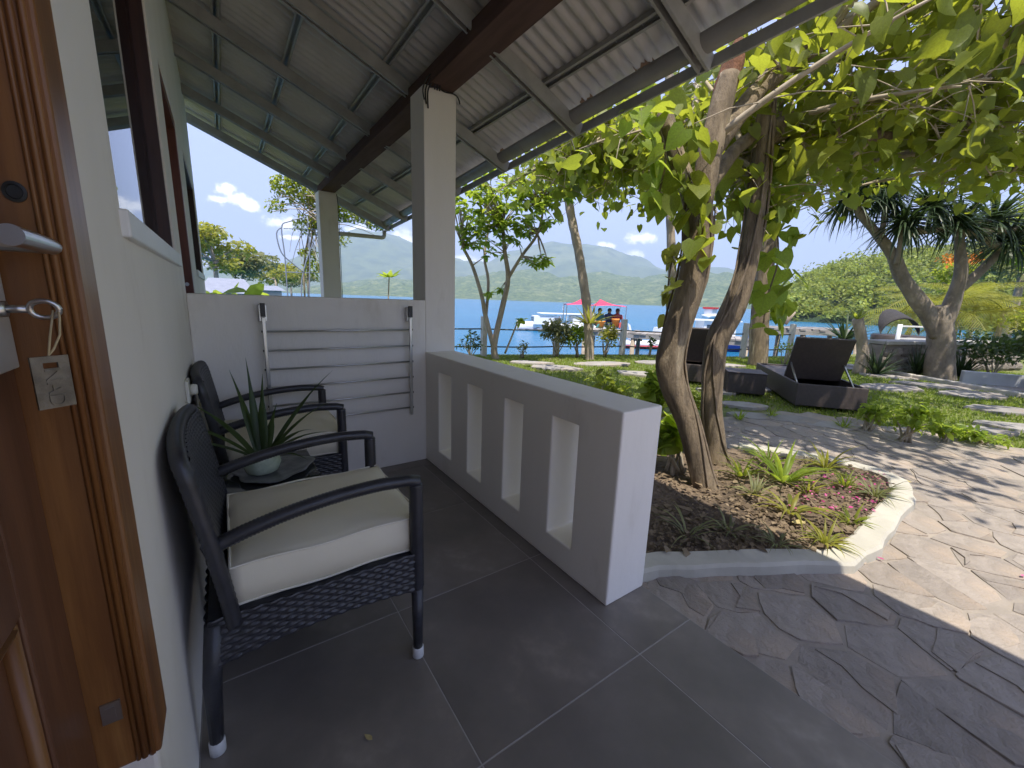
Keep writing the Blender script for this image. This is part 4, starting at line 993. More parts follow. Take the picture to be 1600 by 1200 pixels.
base2 = onh(1118, 712, HD2); base2[2] = GZ+.03
t2 = thing('shade_tree', 'slimmer mossy tree right behind the thick twisted one, leaning out from the same bed', 'tree', tuple(base2))
p2_, r2_ = trunk_pts([(1122, 742, 42), (1119, 715, 31), (1117, 690, 25), (1112, 640, 23), (1113, 580, 25), (1121, 530, 25), (1146, 480, 25), (1166, 420, 23), (1179, 350, 21), (1188, 270, 19), (1195, 190, 17), (1206, 110, 13), (1225, 20, 10), (1240, -90, 7)], HD2)
sp, sr = smooth(p2_, [r*.64 for r in r2_]); MB().tube(sp, sr, 16, wob=.18).build('trunk', 'bark', t2, True)
for k in range(4):
    ph = rng.uniform(0, 6.28); q = []; P = np.array(p2_); rr = np.array(r2_)*.64; turns = rng.uniform(.3, 1.1)*rng.choice([-1, 1])
    for f in np.linspace(.02, .8, 34):
        i = min(len(P)-2, int(f*(len(P)-1))); t = f*(len(P)-1)-i; c = P[i]*(1-t)+P[i+1]*t; r = (rr[i]*(1-t)+rr[i+1]*t)*1.04+.004
        a = ph+turns*2*math.pi*f; q.append(c+np.array([math.cos(a)*r, math.sin(a)*r, 0]))
    MB().tube(q, rng.uniform(.004, .009), 6).build('vine', 'bark_vine', t2, True)
a_, b_ = trunk_pts([(1188, 280, 12), (1150, 230, 10), (1080, 190, 9), (980, 200, 7), (900, 230, 5)], HD2, .45); limbL = a_; sp, sr = smooth(a_, b_)
MB().tube(sp, sr, 8).build('limb', 'bark', t2, True)
a_, b_ = trunk_pts([(1193, 215, 13), (1260, 200, 11), (1370, 210, 9), (1480, 230, 7), (1600, 250, 5)], HD2, .3); limbM = a_; sp, sr = smooth(a_, b_)
MB().tube(sp, sr, 8).build('limb', 'bark', t2, True)
roots1 = list(limbR[2:])+list(limbR2)+list(limbR3[1:])
roots2 = list(np.array(p2_)[7:])+list(limbL[1:])+list(limbM[1:])
tg1 = sample_targets(56, [(1180, 1640, -160, 150, 1.9, 4.2, 1), (1380, 1640, 120, 250, 2.3, 5.0, .9), (1000, 1300, 40, 260, 2.6, 4.2, .7), (1250, 1600, 150, 275, 3.2, 5.5, 1)])
tg2 = sample_targets(96, [(900, 1230, 150, 330, 3.2, 6.5, 1), (1000, 1260, 200, 350, 3.0, 5.5, .9), (1250, 1640, 190, 290, 4.0, 7.0, .8), (860, 1060, 190, 330, 3.6, 6.0, 1), (760, 960, 230, 300, 4.6, 6.5, .5), (1050, 1600, -260, -20, 3.0, 5.5, .5)])
while len(tg1) < 112:                                        # more crown above and right of the view, added to shade the paving
    p = np.array([rng.uniform(1.9, 5.4), rng.uniform(-3.9, -1.0), rng.uniform(3.0, 4.6)]); u_, v_, z_ = px(p)
    if z_ < .3 or v_ < 40: tg1.append(p)
canopy(tg1, roots1, t1, .122, 36, 'leaf_big', 300)
canopy(tg2, roots2, t2, .115, 40, 'leaf_mid', 300)

# hanging vines with sunlit leaves
def hang_vine(label, path, n, ls, m, spread):
    P = [onh(u, v, h) for u, v, h in path]; base = P[-1].copy()
    t = thing('hanging_vine', label, 'vine', tuple(base)); sp, sr = smooth(P, [.006]*len(P)); MB().tube(sp, sr, 6).build('stem', 'bark_vine', t, True)
    S = np.array(sp); W = np.array(WLOC[t.name])
    me = bpy.data.meshes.new('leaf'); me.from_pydata(HEART[0].tolist(), [], HEART[1].tolist()); me.materials.append(M[m+'_vein']); me.polygons.foreach_set('use_smooth', [True]*6)
    fx, fy, fz = frames(n, .9, .4, .5)
    for q in range(n):
        p = S[rng.integers(len(S))]+rng.normal(0, 1, 3)*spread-W; s = ls*rng.uniform(.6, 1.25)
        lo = bpy.data.objects.new('leaf', me); COL.objects.link(lo); lo.parent = t
        lo.matrix_basis = Matrix(((fx[q][0]*s, fy[q][0]*s, fz[q][0]*s, p[0]), (fx[q][1]*s, fy[q][1]*s, fz[q][1]*s, p[1]), (fx[q][2]*s, fy[q][2]*s, fz[q][2]*s, p[2]), (0, 0, 0, 1)))
hang_vine('bright heart leaved vine hanging down beside the slimmer mossy tree', [(1190, 300, 3.1), (1212, 350, 3.12), (1215, 410, 3.15), (1200, 460, 3.15), (1193, 505, 3.15)], 46, .15, 'leaf_bright', np.array([.10, .08, .08]))
hang_vine('small yellow green vine clinging left of the thick twisted trunk over the sea', [(1052, 395, 3.0), (1046, 430, 3.0), (1042, 470, 3.0), (1043, 500, 3.0)], 26, .085, 'leaf_yel', np.array([.035, .035, .04]))

hang_vine('leafy climber wrapped round the fork of the thick twisted tree', [(1050, 215, 2.45), (1072, 262, 2.42), (1088, 310, 2.40), (1098, 360, 2.40), (1085, 400, 2.38)], 44, .115, 'leaf_mid', np.array([.07, .06, .09]))
hang_vine('leafy climber trailing off the sawn limb under the eave', [(1010, 165, 2.6), (1032, 205, 2.55), (1040, 250, 2.5), (1030, 300, 2.5)], 34, .115, 'leaf_bright', np.array([.08, .07, .08]))
# ---- generic plants ------------------------------------------------------------------
def shrub(name, label, base, r, n, ls, m, tpl=OVAL, cat='shrub', group=None, stems=7, shell=.35, droop=.3, stemm='twig', lumps=6):
    base = np.asarray(base, float); t = thing(name, label, cat, tuple(base), group); r = np.asarray(r, float); P = []
    c0 = base+np.array([0, 0, r[2]*1.02]); st = MB(); ends = []
    for k in range(lumps):
        q = rng.normal(size=3); q /= np.linalg.norm(q); q[2] = abs(q[2])*.9-.25; c = c0+q*r*.55; ends.append(c); P.append(ell(c, r*rng.uniform(.38, .62), n//lumps, shell))
    for k in range(stems): st.tube(curve(base+rng.normal(0, .03, 3)*[1, 1, 0]-(0, 0, .02), ends[k % lumps]+rng.normal(0, .1, 3)*r, .05, 6, .06), np.linspace(.012+.006*r[2], .004, 6), 5)
    P = np.concatenate(P); P = P[P[:, 2] > base[2]+.02]
    leaf_cloud('foliage', P, rng.uniform(.65, 1.25, len(P))*ls, tpl, m, t, droop, .5, .6); so_ = st.build('stems', stemm, t, True); so_['kind'] = 'stuff'
    return t
def spiky(name, label, base, n, L, w, m, el=(.1, 1.4), curl=(.5, 1.3), cat='plant', group=None, trunk=None, parts=True, rad=.03):
    base = np.asarray(base, float); t = thing(name, label, cat, tuple(base), group)
    head = base if trunk is None else trunk[0][-1]
    if trunk is not None: sp, sr = smooth(trunk[0], trunk[1]); MB().tube(sp, sr, 12, wob=.12).build('trunk', 'bark_pale', t, True)
    for k in range(n):
        b = MB(); az = k*2.399+rng.uniform(-.3, .3); blade(b, head+np.array([math.cos(az), math.sin(az), 0])*rad*rng.uniform(.2, 1), az, L*rng.uniform(.65, 1.15), w*rng.uniform(.8, 1.2), rng.uniform(*el), rng.uniform(*curl), 6); b.build('leaf', m, t, True)
    return t
g = lambda u, v, z=GZ: onz(u, v, z)
# plants in the bed
spiky('strap_lily', 'large arching strap leaved lily in the bed in front of the tree trunks', g(1222, 752, .0), 20, .42, .030, 'leaf_bright', (.5, 1.35), (.6, 1.5), group='strap leaved plants in the bed')
spiky('strap_lily', 'yellowing strap leaved plant flopping over bare soil in the middle of the bed', g(1235, 800, .0), 14, .30, .020, 'leaf_yel', (.4, 1.1), (1.2, 2.2), group='strap leaved plants in the bed')
spiky('strap_lily', 'striped grassy clump at the inner edge of the kerb bend', g(1368, 775, .0), 34, .20, .012, 'leaf_sage', (.3, 1.4), (.8, 1.8), group='strap leaved plants in the bed')
spiky('strap_lily', 'pale grassy clump beside the kerb where shade meets sun', g(1290, 848, .0), 26, .17, .012, 'leaf_yel', (.25, 1.3), (.9, 1.8), group='strap leaved plants in the bed')
spiky('strap_lily', 'low tuft of thin leaves in dark soil close to the straight kerb', g(1215, 850, .0), 22, .15, .009, 'leaf_sage', (.2, 1.0), (.8, 1.8), group='strap leaved plants in the bed')
spiky('strap_lily', 'sparse thin leaved tuft in the dark soil beside the parapet end', g(1075, 835, .0), 13, .26, .010, 'leaf_sage', (.2, 1.1), (.9, 1.9), group='strap leaved plants in the bed')
spiky('strap_lily', 'green and yellow strap plant at the back of the bed near the pavement', g(1290, 730, .0), 24, .26, .018, 'leaf_yel', (.3, 1.3), (.8, 1.7), group='strap leaved plants in the bed')
spiky('strap_lily', 'small green strap plant right of the thick trunk base', g(1160, 745, .0), 16, .24, .018, 'leaf_mid', (.4, 1.3), (.8, 1.7), group='strap leaved plants in the bed')
shrub('leafy_bush', 'low broad leaved bush tucked behind the parapet end at the trunk foot', g(1052, 735, .0), (.20, .20, .22), 90, .11, 'leaf_bright', HEART, lumps=5)
shrub('leafy_bush', 'light green bush behind the parapet top by the lawn edge', (1.35, -.35, .0), (.28, .28, .34), 190, .085, 'leaf_mid', OVAL, lumps=6)
shrub('leafy_bush', 'tall bright bush between the parapet and the twisted trunk', g(1008, 660), (.24, .22, .30), 150, .10, 'leaf_bright', HEART, lumps=6)
shrub('leafy_bush', 'dark leafed bush in the deep shade behind the twisted trunk', (2.0, -.75, .0), (.22, .22, .26), 120, .09, 'leaf_mid', OVAL, lumps=5)
shrub('leafy_bush', 'bright bush poking up behind the far end of the parapet', g(962, 640), (.22, .2, .20), 100, .09, 'leaf_bright', OVAL, lumps=6)
for u, v, L_, n_, m_, lb in ((1040, 700, .22, 18, 'leaf_mid', 'small green tuft in the corner of bed against the parapet end'), (1180, 772, .20, 18, 'leaf_sage', 'grey green tuft just in front of the twin trunks'), (1320, 760, .17, 20, 'leaf_mid', 'low green tuft among the magenta petals'),
                         (1262, 770, .20, 16, 'leaf_yel', 'yellow green tuft between the petals and the big lily'), (1140, 830, .16, 16, 'leaf_sage', 'thin tuft on the dark soil midway along the straight kerb'), (1330, 815, .13, 18, 'leaf_mid', 'tiny tuft close to the sunny kerb bend'), (1200, 725, .26, 20, 'leaf_bright', 'upright bright tuft behind the big lily')):
    spiky('bed_tuft', lb, g(u, v, -.015), n_, L_, .014, m_, (.3, 1.35), (.7, 1.7), group='small tufts in the bed')
# plants at the far edge of the paving
for u, v, r, n, lb in ((1412, 690, (.30, .30, .24), 300, 'roundest bright green bush at the edge of the paving before the stone slabs'), (1355, 672, (.13, .13, .17), 110, 'small bright bush at the paving edge close to the loungers'),
                       (1478, 690, (.16, .16, .11), 130, 'low bright plant next to the roundest bush at the paving edge'), (1530, 693, (.22, .18, .08), 150, 'flat green ground plant at the end of the row along the paving')):
    shrub('leafy_bush', lb, g(u, v), r, n, .075, 'leaf_bright', OVAL, group='bright bushes along the paving edge', lumps=6)
for u, v, lb in ((1205, 650, 'thin grass tuft growing between the slabs before the box table'), (1155, 655, 'spreading grass tuft at the slab corner right of the trunks'), (1318, 668, 'small grass tuft beside the near lounger corner')):
    spiky('grass_tuft', lb, g(u, v), 22, .16, .012, 'leaf_bright', (.4, 1.4), (.4, 1.2), group='grass tufts between the slabs')

# fallen leaves, petals and twigs on the bed
def litter(name, label, u0, u1, v0, v1, n, ls, m, cat, z=.025, poly=None):
    P = []
    while len(P) < n:
        p = onz(rng.uniform(u0, u1), rng.uniform(v0, v1), z)
        if poly is None or inside(p[:2], poly): P.append(p+rng.uniform(0, .012)*np.array([0, 0, 1]))
    return tag(leaf_cloud(name, P, rng.uniform(.5, 1.4, n)*ls, DIAM, m, None, .0, .25, .3), label, cat)
litter('leaf_litter', 'brown leaf litter and bits of twig strewn over the bed', 1010, 1400, 700, 872, 2600, .028, 'litter', 'leaf litter', -.008, BED)
litter('leaf_litter', 'larger curled dead leaves lying about on the shaded soil of the bed', 1012, 1330, 720, 865, 160, .055, 'litter', 'leaf litter', .0, BED)
litter('petals', 'magenta bougainvillea petals scattered on the sunny corner of the bed', 1235, 1385, 735, 800, 170, .022, 'petal', 'petals', .008, BED)
for u, v, s, az, m, lb in ((1412, 752, .05, .7, 'litter_pale', 'yellowish dry leaf lying on the sunlit paving right of the kerb bend'), (1248, 817, .045, 1.2, 'litter_pale', 'round pale yellow leaf lying on bare soil beside the flopping plant'),
                       (1070, 795, .045, .3, 'litter', 'curled brown leaf in the dark soil by the parapet'), (1376, 873, .014, .3, 'petal', 'single magenta petal on the paving at the kerb foot'),
                       (1598, 900, .014, 1.3, 'petal', 'single magenta petal on the sunlit paving far from the kerb'), (1372, 748, .012, 1.3, 'petal', 'single magenta petal on top of the kerb bend')):
    one_leaf(tuple(onz(u, v, .008 if 'soil' in lb or 'top' in lb else -.042)), s, az, m, 'fallen_leaf' if m != 'petal' else 'fallen_petal', lb)

# ---- trees by the water -------------------------------------------------------------
def small_tree(name, label, stems, clusters, ls, m, base, bark='bark_pale', tpl=OVAL, per=10, droop=.25, group=None):
    t = thing(name, label, 'tree', tuple(base), group)
    for k, (P, r0, r1) in enumerate(stems):
        sp, sr = smooth(P, list(np.linspace(r0, r1, len(P)))); MB().tube(sp, sr, 10, wob=.1).build('trunk' if k == 0 else 'branch', bark, t, True)
    tops = [np.asarray(s[0][-1]) for s in stems]; allp = [np.asarray(p) for s_ in stems for p in s_[0][1:]]; P, S, A = [], [], []; tw = MB()
    for c, r, n in clusters:
        for q in ell(c, r, n):                                # rosettes of leaves at twig ends
            ro = min(allp, key=lambda a: np.linalg.norm(a-q)); tw.tube(curve(ro, q, .02, 5, .06), np.linspace(.014, .005, 5), 4, cap=False)
            for k in range(per): P.append(q+rng.normal(0, .015, 3)); S.append(ls*rng.uniform(.6, 1.2)); A.append(k*6.283/per+rng.uniform(-.3, .3))
    leaf_cloud('crown', P, S, tpl, m, t, droop, .35, .3, np.array(A)); o = tw.build('twigs', bark, t); o['kind'] = 'stuff'
    return t
H = 8.2
S_ = lambda *q: [onh(u, v, h) for u, v, h in q]
bfr = g(775, 562)
small_tree('frangipani_tree', 'thin multi stemmed tree with leaf rosettes by the sea fence beside the porch column',
           [(S_((776, 565, 8.3), (772, 540, 8.3), (785, 480, 8.3), (794, 435, 8.2), (789, 395, 8.1), (785, 350, 8.0)), .075, .03), (S_((772, 545, 8.3), (759, 495, 8.3), (752, 460, 8.2), (738, 415, 8.1), (722, 385, 8.0)), .055, .025),
            (S_((759, 495, 8.3), (763, 440, 8.4), (757, 400, 8.5), (765, 350, 8.5)), .035, .02), (S_((794, 435, 8.2), (815, 400, 8.0), (840, 365, 7.8), (850, 320, 7.7)), .035, .02), (S_((789, 552, 8.2), (800, 525, 8.1), (808, 505, 8.0)), .022, .014)],
           [(onh(740, 330, 7.6), (.55, .55, .45), 34), (onh(790, 320, 7.6), (.6, .6, .42), 36), (onh(845, 320, 7.5), (.5, .5, .42), 32), (onh(750, 285, 7.4), (.5, .6, .3), 26), (onh(825, 285, 7.3), (.6, .6, .3), 28), (onh(838, 405, 7.7), (.25, .22, .14), 12), (onh(770, 380, 8.0), (.45, .4, .25), 14), (onh(815, 360, 7.8), (.4, .4, .25), 16), (onh(728, 350, 7.8), (.3, .3, .3), 14), (onh(880, 300, 7.6), (.35, .35, .3), 14), (onh(733, 385, 8.0), (.18, .18, .12), 5), (onh(810, 500, 8.0), (.05, .05, .05), 2), (onh(775, 455, 8.2), (.3, .2, .1), 4)],
           .145, 'leaf_bright', bfr)
def palm(name, label, path, r0, r1, nf, fl, m, base, crown=True, group=None):
    t = thing(name, label, 'palm tree', tuple(base), group); sp, sr = smooth(path, list(np.linspace(r0, r1, len(path))), 8)
    sr = [r*(1+.05*math.sin(i*1.9)) for i, r in enumerate(sr)]; MB().tube(sp, sr, 12, wob=.08).build('trunk', 'bark_pale', t, True)
    if crown: fronds(t, np.asarray(path[-1]), nf, fl, m)
    return t
def fronds(t, c, n, L, m, el=(.0, 1.1), nl=30, lw=.013, ll=.30):
    for k in range(n):
        az = k*2.399+rng.uniform(-.2, .2); a = rng.uniform(*el); p = np.array(c, float); pts = [p.copy()]; b = MB(); cu = rng.uniform(.9, 1.6)
        for i in range(nl):
            d = np.array([math.cos(az)*math.cos(a), math.sin(az)*math.cos(a), math.sin(a)]); p = p+d*L/nl; a -= cu/nl; pts.append(p.copy())
            f = (i+1)/nl; s = np.array([-math.sin(az), math.cos(az), 0]); l = ll*L*math.sin(math.pi*min(1, .12+f*.86))**.6
            for q in (-1, 1):
                tip = p+(s*q*.86+d*.55+np.array([0, 0, -.38]))*l; w = d*lw*L*.5
                b.add([p-w, p+w, (p+tip)/2+w*.9+(0, 0, .02), tip, (p+tip)/2-w*.9+(0, 0, .02)], [(0, 1, 2, 4), (4, 2, 3)])
        b.tube(pts[::4]+[pts[-1]], .008*L, 5, cap=False); fo = b.build('frond', m, t); fo['kind'] = 'stuff'
palm('palm_tree', 'slim leaning coconut palm trunk with a fern clinging low on it by the sea fence', S_((921, 566, 8.7), (920, 530, 8.7), (917, 480, 8.7), (906, 405, 8.7), (893, 340, 8.7), (884, 285, 8.7), (872, 180, 8.7), (862, 20, 8.7), (858, -180, 8.7)), .10, .075, 14, 2.3, 'leaf_mid', g(921, 562))
palm('palm_tree', 'pale straight palm trunk seen past the left side of the twisted tree', S_((1054, 558, 9.7), (1052, 470, 9.7), (1048, 360, 9.7), (1046, 250, 9.7), (1046, 120, 9.7), (1050, -120, 9.7)), .10, .085, 12, 2.2, 'leaf_mid', g(1054, 557))
small_tree('shore_tree', 'brown barked tree growing at the sea fence right of the mossy trunk', [(S_((1183, 574, 8.7), (1186, 530, 8.7), (1189, 470, 8.7), (1198, 400, 8.7), (1206, 330, 8.7), (1200, 230, 8.6)), .20, .13), (S_((1203, 340, 8.7), (1240, 280, 8.6), (1290, 230, 8.4)), .09, .04), (S_((1200, 240, 8.6), (1170, 180, 8.4), (1130, 130, 8.3)), .09, .04)],
           [(onh(1220, 200, 8.5), (1.1, 1.1, .7), 70), (onh(1130, 180, 8.3), (.9, .9, .6), 60), (onh(1290, 230, 8.4), (.8, .8, .5), 50), (onh(1000, 240, 8.2), (1.2, 1.2, .5), 80), (onh(930, 270, 8.0), (.8, .8, .35), 45), (onh(1060, 270, 8.2), (.8, .8, .35), 45), (onh(1380, 210, 8.6), (1.2, 1.0, .6), 70), (onh(1480, 150, 8.6), (1.2, 1.0, .8), 70)], .14, 'leaf_mid', g(1184, 571), 'bark', OVAL, 8)
# fern on the leaning palm, shrubs at the fence
spiky('fern', 'yellow green bird nest fern growing on the leaning palm trunk', onh(921, 505, 8.58), 30, .55, .05, 'leaf_yel', (.2, 1.3), (.4, 1.3), rad=.10)
shrub('shore_shrub', 'greyish pink shrub by the sea fence left of the leaning palm', g(868, 556), (.45, .36, .46), 760, .09, 'leaf_sage', OVAL)
shrub('shore_shrub', 'open twiggy shrub touching the leaning palm trunk base', g(902, 557), (.42, .32, .42), 520, .08, 'leaf_bright', OVAL)
shrub('shore_shrub', 'yellowish shrub just right of the leaning palm trunk', g(945, 556), (.36, .30, .42), 460, .08, 'leaf_yel', OVAL)
shrub('shore_shrub', 'small dark green shrub between the frangipani stems and the porch column', g(735, 560), (.28, .26, .30), 160, .075, 'leaf_dark', OVAL)
shrub('shore_shrub', 'tiny pinkish shrub at the foot of the frangipani', g(815, 558), (.18, .16, .20), 90, .06, 'leaf_sage', OVAL)
shrub('shore_shrub', 'scraggly green shrub at the sea fence before the jetty piles', g(1225, 568), (.40, .3, .30), 170, .06, 'leaf_mid', OVAL)
shrub('shore_shrub', 'small leafy shoot against the water left of the twisted trunk', g(1016, 556), (.14, .14, .32), 60, .09, 'leaf_dark', OVAL)

# dragon tree with forked trunk
db = g(1468, 590)
dr = thing('dragon_tree', 'pale forked dragon tree with heads of dark drooping sword leaves', 'tree', tuple(db)); HDd = float((db-CAM)@FH)
LIM = [([(1468, 604, 58), (1468, 590, 44), (1469, 560, 36), (1470, 525, 35), (1469, 498, 33), (1468, 478, 20)], 0), ([(1466, 525, 26), (1452, 492, 27), (1432, 466, 25), (1410, 435, 20), (1396, 400, 16), (1370, 365, 13), (1345, 335, 12), (1330, 310, 11)], .02),
       ([(1472, 525, 24), (1481, 492, 24), (1493, 458, 20), (1502, 425, 17), (1500, 390, 13), (1497, 350, 12)], -.03), ([(1498, 452, 15), (1525, 430, 14), (1550, 405, 12), (1575, 378, 11)], .0), ([(1402, 412, 11), (1407, 385, 9), (1412, 350, 8)], -.04), ([(1375, 372, 8), (1382, 340, 7), (1380, 305, 6)], .06)]
heads = []
for k, (q, ln) in enumerate(LIM):
    a_, b_ = trunk_pts(q, HDd, ln); b_ = [r*.46 for r in b_]; sp, sr = smooth(a_, b_); MB().tube(sp, sr, 14, wob=.14).build('trunk' if k == 0 else 'limb', 'bark_grey', dr, True)
    if k: heads.append(a_[-1])
for k, h in enumerate(heads+[heads[0]+np.array([.35, -.25, .25]), heads[2]+np.array([.5, -.5, .3]), heads[1]+np.array([-.4, .3, .25]), heads[2]+np.array([-.3, .2, .35])]):
    if k >= len(heads): MB().tube([heads[k % 5]-(0, 0, .15), (heads[k % 5]+h)/2-(0, 0, .1), h], [.07, .06, .05], 8).build('limb', 'bark_pale', dr, True)
    b = MB()
    for q in range(150):
        az = q*2.399; blade(b, h+np.array([math.cos(az), math.sin(az), 0])*.04, az, rng.uniform(.55, .95), .040, rng.uniform(-.75, 1.2), rng.uniform(.6, 1.5), 5)
    o = b.build('leaf_head', 'leaf_spike', dr, True); o['kind'] = 'stuff'
# sword-leaved plants and a short trunk by the stone wall
spiky('sword_plant', 'big dark spiky sword leaved plant behind the near lounger against the water', g(1315, 556)+(0, 0, .45), 60, .85, .05, 'leaf_spike', (-.1, 1.4), (.2, .8), group='sword leaved plants by the stone wall', rad=.12)
pb = g(1342, 582)
spiky('stub_palm', 'short pale trunk stub with a few leaves beside the spiky plant', pb, 9, .35, .05, 'leaf_mid', (.3, 1.2), (.5, 1.2), cat='palm', trunk=([pb-(0, 0, .05), pb+(0, 0, .4), onh(1340, 498, float((pb-CAM)@FH))], [.115, .10, .09]))
spiky('sword_plant', 'medium sword leaved clump at the foot of the rubble wall left of the dragon tree', g(1368, 585), 40, .62, .045, 'leaf_spike', (.4, 1.5), (.2, .8), group='sword leaved plants by the stone wall')
spiky('sword_plant', 'slender sword leaved clump directly left of the dragon tree trunk', g(1432, 585), 32, .62, .04, 'leaf_spike', (.6, 1.5), (.1, .6), group='sword leaved plants by the stone wall')
spiky('sword_plant', 'dark sword leaved clump directly right of the dragon tree trunk', g(1500, 588), 36, .62, .045, 'leaf_spike', (.5, 1.5), (.2, .7), group='sword leaved plants by the stone wall')
# shrubs on the right
for u, v, r, n, ls, m, lb in ((1545, 592, (.75, .6, .50), 700, .10, 'leaf_dark', 'wide dark shrub with bare low stems in front of the low white wall'), (1610, 612, (.7, .6, .6), 700, .10, 'leaf_dark', 'dense dark shrub hanging over the end of the low white wall'),
                              (1500, 572, (.6, .6, .55), 420, .09, 'leaf_dark', 'dark bush filling the gap behind the dragon tree trunk'), (1590, 560, (1.0, .8, .8), 650, .11, 'leaf_mid', 'taller green bush rising behind the dense dark shrub')):
    shrub('garden_shrub', lb, g(u, v), r, n, ls, m, OVAL, lumps=8)
# yellow-green palms and flowers behind the wall
for u, h, hd, lb in ((1462, 2.2, 13.5, 'yellow green feather palm directly behind the dragon tree fork'), (1515, 2.5, 14.5, 'sunlit feather palm between the right limbs of the dragon tree'), (1560, 2.2, 13.0, 'yellowish feather palm low behind the dark shrubs'), (1420, 2.0, 15.0, 'feather palm seen through the left limbs of the dragon tree')):
    c = onh(u, 520, hd); b0 = np.array([c[0], c[1], GZ]); palm('feather_palm', lb, [b0-(0, 0, .1), b0+(0, 0, h*.3), b0+(.1, 0, h*.6)], .08, .06, 13, 2.0, 'leaf_yel', b0, group='feather palms behind the dragon tree')
def big_tree(name, label, base, h, r, n, ls, m, group=None, bark='bark_pale', tpl=DIAM):
    base = np.asarray(base, float); t = thing(name, label, 'tree', tuple(base), group); top = base+(0, 0, h*.55)
    MB().tube(curve(base-(0, 0, .2), top, .02, 6, .03), np.linspace(.035*h, .018*h, 6), 8).build('trunk', bark, t, True); P = []
    for k in range(9):
        q = rng.normal(size=3); q /= np.linalg.norm(q); c = base+np.array([0, 0, h*.68])+q*np.array([r, r, h*.22])*.75
        MB().tube(curve(top, c, .05, 5, .05), np.linspace(.014*h, .004*h, 5), 5).build('limb', bark, t, True); P.append(ell(c, np.array([r, r, h*.2])*rng.uniform(.38, .6), n//9, .5))
    P = np.concatenate(P); leaf_cloud('crown', P, rng.uniform(.6, 1.3, len(P))*ls, tpl, m, t, .3, .5, .6); return t
big_tree('garden_tree', 'tall green tree at the far right behind the feather palms', onh(1640, 560, 15)*[1, 1, 0]+[0, 0, GZ], 6.5, 2.2, 2600, .26, 'leaf_mid')
big_tree('garden_tree', 'olive tree behind the right limbs of the dragon tree', onh(1560, 560, 19)*[1, 1, 0]+[0, 0, GZ], 6.0, 2.2, 2400, .26, 'leaf_sage')
big_tree('garden_tree', 'broad spreading tree off to the right whose crown shades the lawn slabs', (7.9, -4.7, GZ), 6.6, 3.3, 3200, .22, 'leaf_mid')  # extra tree outside the view, put in to shade the right garden
ft = onh(1500, 470, 16); big_tree('flame_tree', 'small tree with orange flowers seen between the dragon tree limbs', ft*[1, 1, 0]+[0, 0, GZ], 3.6, 1.0, 700, .18, 'leaf_mid')
P = ell(onh(1500, 405, 15.0), (.9, .6, .22), 160); 
fl_ = tag(leaf_cloud('flowers', P, rng.uniform(.6, 1.2, 160)*.13, DIAM, 'flower', None, .2, .5, .6), 'loose cluster of orange blossoms on the tree behind the dragon tree', 'flowers')

# ---- beyond the low back wall: neighbour's garden --------------------------------------
for u, yy, r, n, ls, m, lb in ((345, 4.6, (.45, .4, .66), 110, .32, 'leaf_bright', 'broad leaved plant just past the house corner above the back wall'), (385, 5.2, (.48, .4, .64), 110, .30, 'leaf_bright', 'second broad leaved plant seen over the back wall'),
                              (480, 6.0, (.55, .4, .62), 420, .085, 'leaf_bright', 'small leaved bush at the foot of the garden arch')):
    c = ony(u, 455, yy); shrub('neighbour_plant', lb, (c[0], c[1], GZ), r, n, ls, m, OVAL, lumps=5, droop=.1)
c = ony(605, 455, 5.0); spiky('young_plant', 'young plant with star of leaves rising over the back wall before the sea', (c[0], c[1], GZ), 9, .28, .10, 'leaf_bright', (.1, .8), (.3, .9), trunk=([np.array([c[0], c[1], GZ-.05]), np.array([c[0], c[1], .7]), ony(608, 432, 5.0)], [.02, .014, .01]))
arch = thing('garden_arch', 'thin metal garden arch behind the back wall carrying the climbing bush', 'garden arch', tuple(ony(455, 455, 5.6)*[1, 1, 0]+[0, 0, GZ]))
for k, q in enumerate(([(452, 500), (449, 455), (445, 400), (440, 355), (452, 346), (480, 338)], [(474, 500), (471, 455), (474, 425), (485, 390), (505, 345)], [(440, 355), (432, 365), (440, 395), (458, 412), (474, 425)], [(480, 338), (484, 400), (482, 500)])):
    P = [ony(u, v, 5.6) for u, v in q]; P[0][2] = max(P[0][2], GZ) if k in (0, 1) else P[0][2]; sp, sr = smooth(P, [.011]*len(P)); MB().tube(sp, sr, 6).build('rod', 'boat_grey', arch, True)
for v in (357, 425): MB().tube([ony(443, v, 5.6), ony(515, v+2, 5.62)], .007, 5).build('crossbar', 'boat_grey', arch)
bgv = thing('climbing_bush', 'tangled climbing bush with orange twigs spilling over the garden arch behind the far column', 'shrub', tuple(ony(490, 455, 5.75)*[1, 1, 0]+[0, 0, GZ])); P = []; tws = MB()
for (u, v, r, n) in ((440, 290, .22, 90), (470, 300, .32, 200), (505, 310, .38, 320), (545, 325, .36, 330), (585, 340, .28, 200), (480, 350, .26, 120), (432, 320, .16, 50), (495, 420, .22, 90), (480, 395, .16, 50), (600, 350, .2, 100), (520, 370, .3, 120), (455, 275, .2, 60)):
    c = ony(u, v, 5.75); P.append(ell(c, (r, r*.8, r*.75), int(n*2.2))); 
    for k in range(6): tws.tube(curve(ony(490, 330, 5.75)+rng.normal(0, .15, 3), c+rng.normal(0, .15, 3), .1, 5, .12), [.008, .007, .006, .005, .003], 4, cap=False)
leaf_cloud('foliage', np.concatenate(P), rng.uniform(.6, 1.2, sum(map(len, P)))*.075, OVAL, 'leaf_mid', bgv, .2, .6, .6); o = tws.build('twigs', 'twig', bgv); o['kind'] = 'stuff'
for u in (478, 484): MB().tube(rounded([ony(u, 500, 5.75), ony(u-4, 420, 5.75), ony(u+8, 340, 5.75)], .2), .016, 6).build('stem', 'twig', bgv, True)
